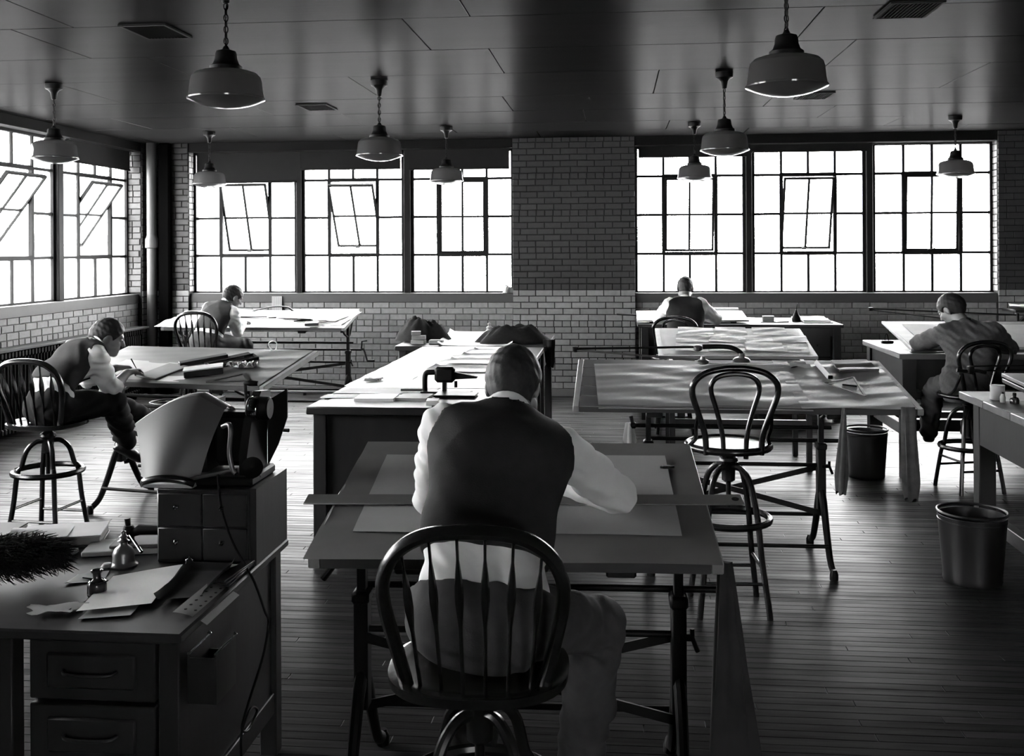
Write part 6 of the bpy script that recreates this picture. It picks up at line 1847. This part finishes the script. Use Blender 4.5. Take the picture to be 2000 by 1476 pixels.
    # --- waistcoat
    if vest and not jacket:
        W = Field(0.0072)
        torso(W, 0.016)
        W.noise(folds(int(abs(P[0])*313) % 991, fold*0.35, 40, 26))
        for sd, s_ in (('L', -1), ('R', 1)):
            sh, el = _np(J['sh'+sd]), _np(J['el'+sd])
            q0 = sh+X*s_*0.030
            W.cap(q0+sp*0.05, q0-sp*0.09+unit(el-sh)*0.06, 0.076, 0.070, 0.012, op='sub')
            W.cap(sh+X*s_*0.045, el, 0.080, 0.072, 0.012, op='sub')
        hem = J.get('hem', 0.13)
        W.cut(P+sp*hem, -sp+Fr*J.get('hemtilt', 0.0))
        W.cap(N+cdir*0.01-cdir*0.06, H, 0.066, 0.09, 0.004, op='sub')
        put(W, 'waistcoat', M_VEST)
        bl = P+sp*(hem+0.06)-Fr*0.105-_np(root_loc)
        MB().box((-0.035, -0.004, -0.008), (0.035, 0.004, 0.008), Matrix.Translation(bl), c=0.002).build('back_strap', M_VEST, root)
    # --- trousers
    T = Field(0.0075)
    T.cap(P-hx*0.068, P+hx*0.068, 0.128, 0.128, 0.04, (Fr, 0.90))
    T.cap(P-X*0.05, P-X*0.05+sp*0.08, 0.130, 0.126, 0.04, (Fr, 0.78)); T.cap(P+X*0.05, P+X*0.05+sp*0.08, 0.130, 0.126, 0.04, (Fr, 0.78))
    T.cut(P+sp*0.055, sp)
    for sd in 'LR':
        hp, kn, an = _np(J['hip'+sd]), _np(J['kn'+sd]), _np(J['an'+sd])
        T.cap(hp, kn, 0.098, 0.078, 0.03); T.cap(kn, kn+0.5*(an-kn), 0.079, 0.076, 0.03); T.cap(kn+0.5*(an-kn), an, 0.076, 0.070, 0.03)
    T.noise(folds(int(abs(P[1])*77) % 983, fold*1.2, 60, 50))
    put(T, 'trousers', trous_m or M_TROUS)
    # --- shoes
    for sd in 'LR':
        an = _np(J['an'+sd]); td = unit(J['toe'+sd]) if 'toe'+sd in J else unit((Fr[0], Fr[1], -0.15))
        dn = _np((0, 0, -1)); dn = unit(dn-td*(dn@td)); lt_ = np.cross(td, dn)
        Q = Field(0.006)
        Q.cap(an+dn*0.01, an+dn*0.05, 0.044, 0.042, 0.02)
        Q.cap(an+dn*0.05-td*0.02, an+dn*0.055+td*0.10, 0.040, 0.040, 0.02, (dn, 0.8))
        Q.cap(an+dn*0.055+td*0.10, an+dn*0.058+td*0.175, 0.042, 0.034, 0.02, (dn, 0.75))
        Q.cap(an+dn*0.075-td*0.03, an+dn*0.075+td*0.16, 0.036, 0.034, 0.006, (dn, 0.35))
        Q.cut(an+dn*0.088, dn)
        put(Q, 'shoe', M_SHOE)
    return root

# the man in the foreground, back to us
person('man in dark waistcoat and white shirt, back turned, seated at the near table', dict(
    P=(-0.352, 2.66, 0.885), M=(-0.345, 2.74, 1.08), C=(-0.33, 2.92, 1.245), N=(-0.325, 3.055, 1.340), H=(-0.315, 3.175, 1.415), f=(0.06, 0.76, -0.58),
    shL=(-0.505, 2.985, 1.315), shR=(-0.155, 3.02, 1.245), elL=(-0.575, 3.20, 1.055), elR=(0.005, 3.30, 1.055), wrL=(-0.43, 3.40, 1.055), wrR=(-0.20, 3.44, 1.065),
    hdL=(0.75, 0.6, 0.05), hdR=(-0.85, 0.45, 0.05),
    hipL=(-0.445, 2.68, 0.875), hipR=(-0.255, 2.68, 0.875), knL=(-0.47, 3.08, 0.775), knR=(-0.055, 3.03, 0.735), anL=(-0.43, 3.13, 0.30), anR=(-0.115, 3.10, 0.265),
    toeL=(0.05, 1, -0.1), toeR=(0.1, 1, -0.05), hem=0.135, hemtilt=-0.10), 0, hair_m=M_HAIRG, fold=0.0042)
# the man leaning over the left table, seen from the side
person('young man with rolled sleeves bent low over the left table, writing', dict(
    P=(-3.56, 6.15, 0.872), M=(-3.56, 6.20, 1.03), C=(-3.48, 6.38, 1.135), N=(-3.425, 6.47, 1.200), H=(-3.375, 6.56, 1.262), f=(0.86, 0.42, -0.30),
    shL=(-3.60, 6.53, 1.175), shR=(-3.345, 6.34, 1.140), elL=(-3.60, 6.70, 0.965), elR=(-3.32, 6.47, 0.915), wrL=(-3.50, 6.90, 1.015), wrR=(-3.325, 6.715, 1.005),
    hdL=(0.6, 0.8, 0.0), hdR=(0.25, 0.95, 0.10), curl=0.75,
    hipL=(-3.63, 6.21, 0.865), hipR=(-3.49, 6.10, 0.865), knL=(-3.42, 6.62, 0.82), knR=(-3.30, 6.49, 0.83), anL=(-3.30, 6.92, 0.66), anR=(-3.345, 6.73, 0.535),
    toeL=(0.3, 0.9, 0.15), toeR=(0.35, 0.8, -0.55), hem=0.10), 0, rolled=True, fold=0.0065, trous_m=mat('black_trouser_wool', 0.005, 0.9, 0.2, var=0.1, vscale=30))
# the man at the far left table
person('man in a grey waistcoat and white shirt at the far left table by the window', dict(
    P=(-4.27, 10.39, 0.885), M=(-4.25, 10.44, 1.03), C=(-4.205, 10.55, 1.145), N=(-4.165, 10.62, 1.245), H=(-4.095, 10.70, 1.330), f=(0.62, 0.62, -0.48),
    shL=(-4.35, 10.66, 1.205), shR=(-4.035, 10.53, 1.165), elL=(-4.52, 10.86, 1.03), elR=(-4.075, 10.74, 0.945), wrL=(-4.42, 11.08, 1.045), wrR=(-4.085, 10.97, 1.045),
    hdL=(0.5, 0.85, 0), hdR=(-0.1, 1, 0.0), hipL=(-4.36, 10.44, 0.875), hipR=(-4.18, 10.38, 0.875), knL=(-4.20, 10.84, 0.82), knR=(-3.99, 10.75, 0.80),
    anL=(-4.15, 10.95, 0.40), anR=(-3.95, 10.93, 0.40), hem=0.09), 0, fold=0.0045)
# the man at the far desk
person('man in a black waistcoat and white shirt at the far desk before the right windows', dict(
    P=(0.705, 10.38, 0.852), M=(0.705, 10.40, 1.0), C=(0.71, 10.50, 1.165), N=(0.715, 10.58, 1.290), H=(0.725, 10.70, 1.415), f=(0.03, 0.80, -0.58),
    shL=(0.555, 10.52, 1.255), shR=(0.865, 10.52, 1.255), elL=(0.455, 10.78, 1.10), elR=(1.045, 10.78, 1.10), wrL=(0.60, 11.0, 1.125), wrR=(0.92, 11.0, 1.125),
    hdL=(0.6, 0.8, 0.05), hdR=(-0.6, 0.8, 0.05), hipL=(0.615, 10.40, 0.84), hipR=(0.795, 10.40, 0.84), knL=(0.55, 10.80, 0.80), knR=(0.86, 10.80, 0.80),
    anL=(0.53, 10.88, 0.40), anR=(0.86, 10.88, 0.40), hem=0.05), 0, hair_m=M_HAIRG, hair_len=0.008, fold=0.0045)
# the man in the jacket
person('man in a dark jacket hunched over the right-hand drawing board', dict(
    P=(2.67, 8.02, 0.825), M=(2.69, 8.05, 0.97), C=(2.70, 8.14, 1.10), N=(2.69, 8.23, 1.225), H=(2.625, 8.34, 1.345), f=(-0.55, 0.62, -0.52),
    shL=(2.535, 8.22, 1.165), shR=(2.875, 8.13, 1.185), elL=(2.42, 8.48, 1.065), elR=(3.07, 8.36, 1.04), wrL=(2.60, 8.66, 1.105), wrR=(2.90, 8.58, 1.10),
    hdL=(0.75, 0.6, 0.05), hdR=(-0.7, 0.6, 0.05), hipL=(2.58, 8.04, 0.81), hipR=(2.76, 8.02, 0.81), knL=(2.50, 8.38, 0.72), knR=(2.86, 8.42, 0.74),
    anL=(2.50, 8.50, 0.36), anR=(2.82, 8.52, 0.36)), 0, jacket=True, fold=0.005)
pn = MB((-3.31, 6.80, 1.03)).tube([(-3.295, 6.83, 0.985), (-3.325, 6.775, 1.095)], [0.002, 0.0045], 8).build('pen', M_BLACK)
pn.location = (-3.31, 6.80, 1.03)
tag(pn, 'dark pen held upright in the hand of the young man at the left', 'pen')
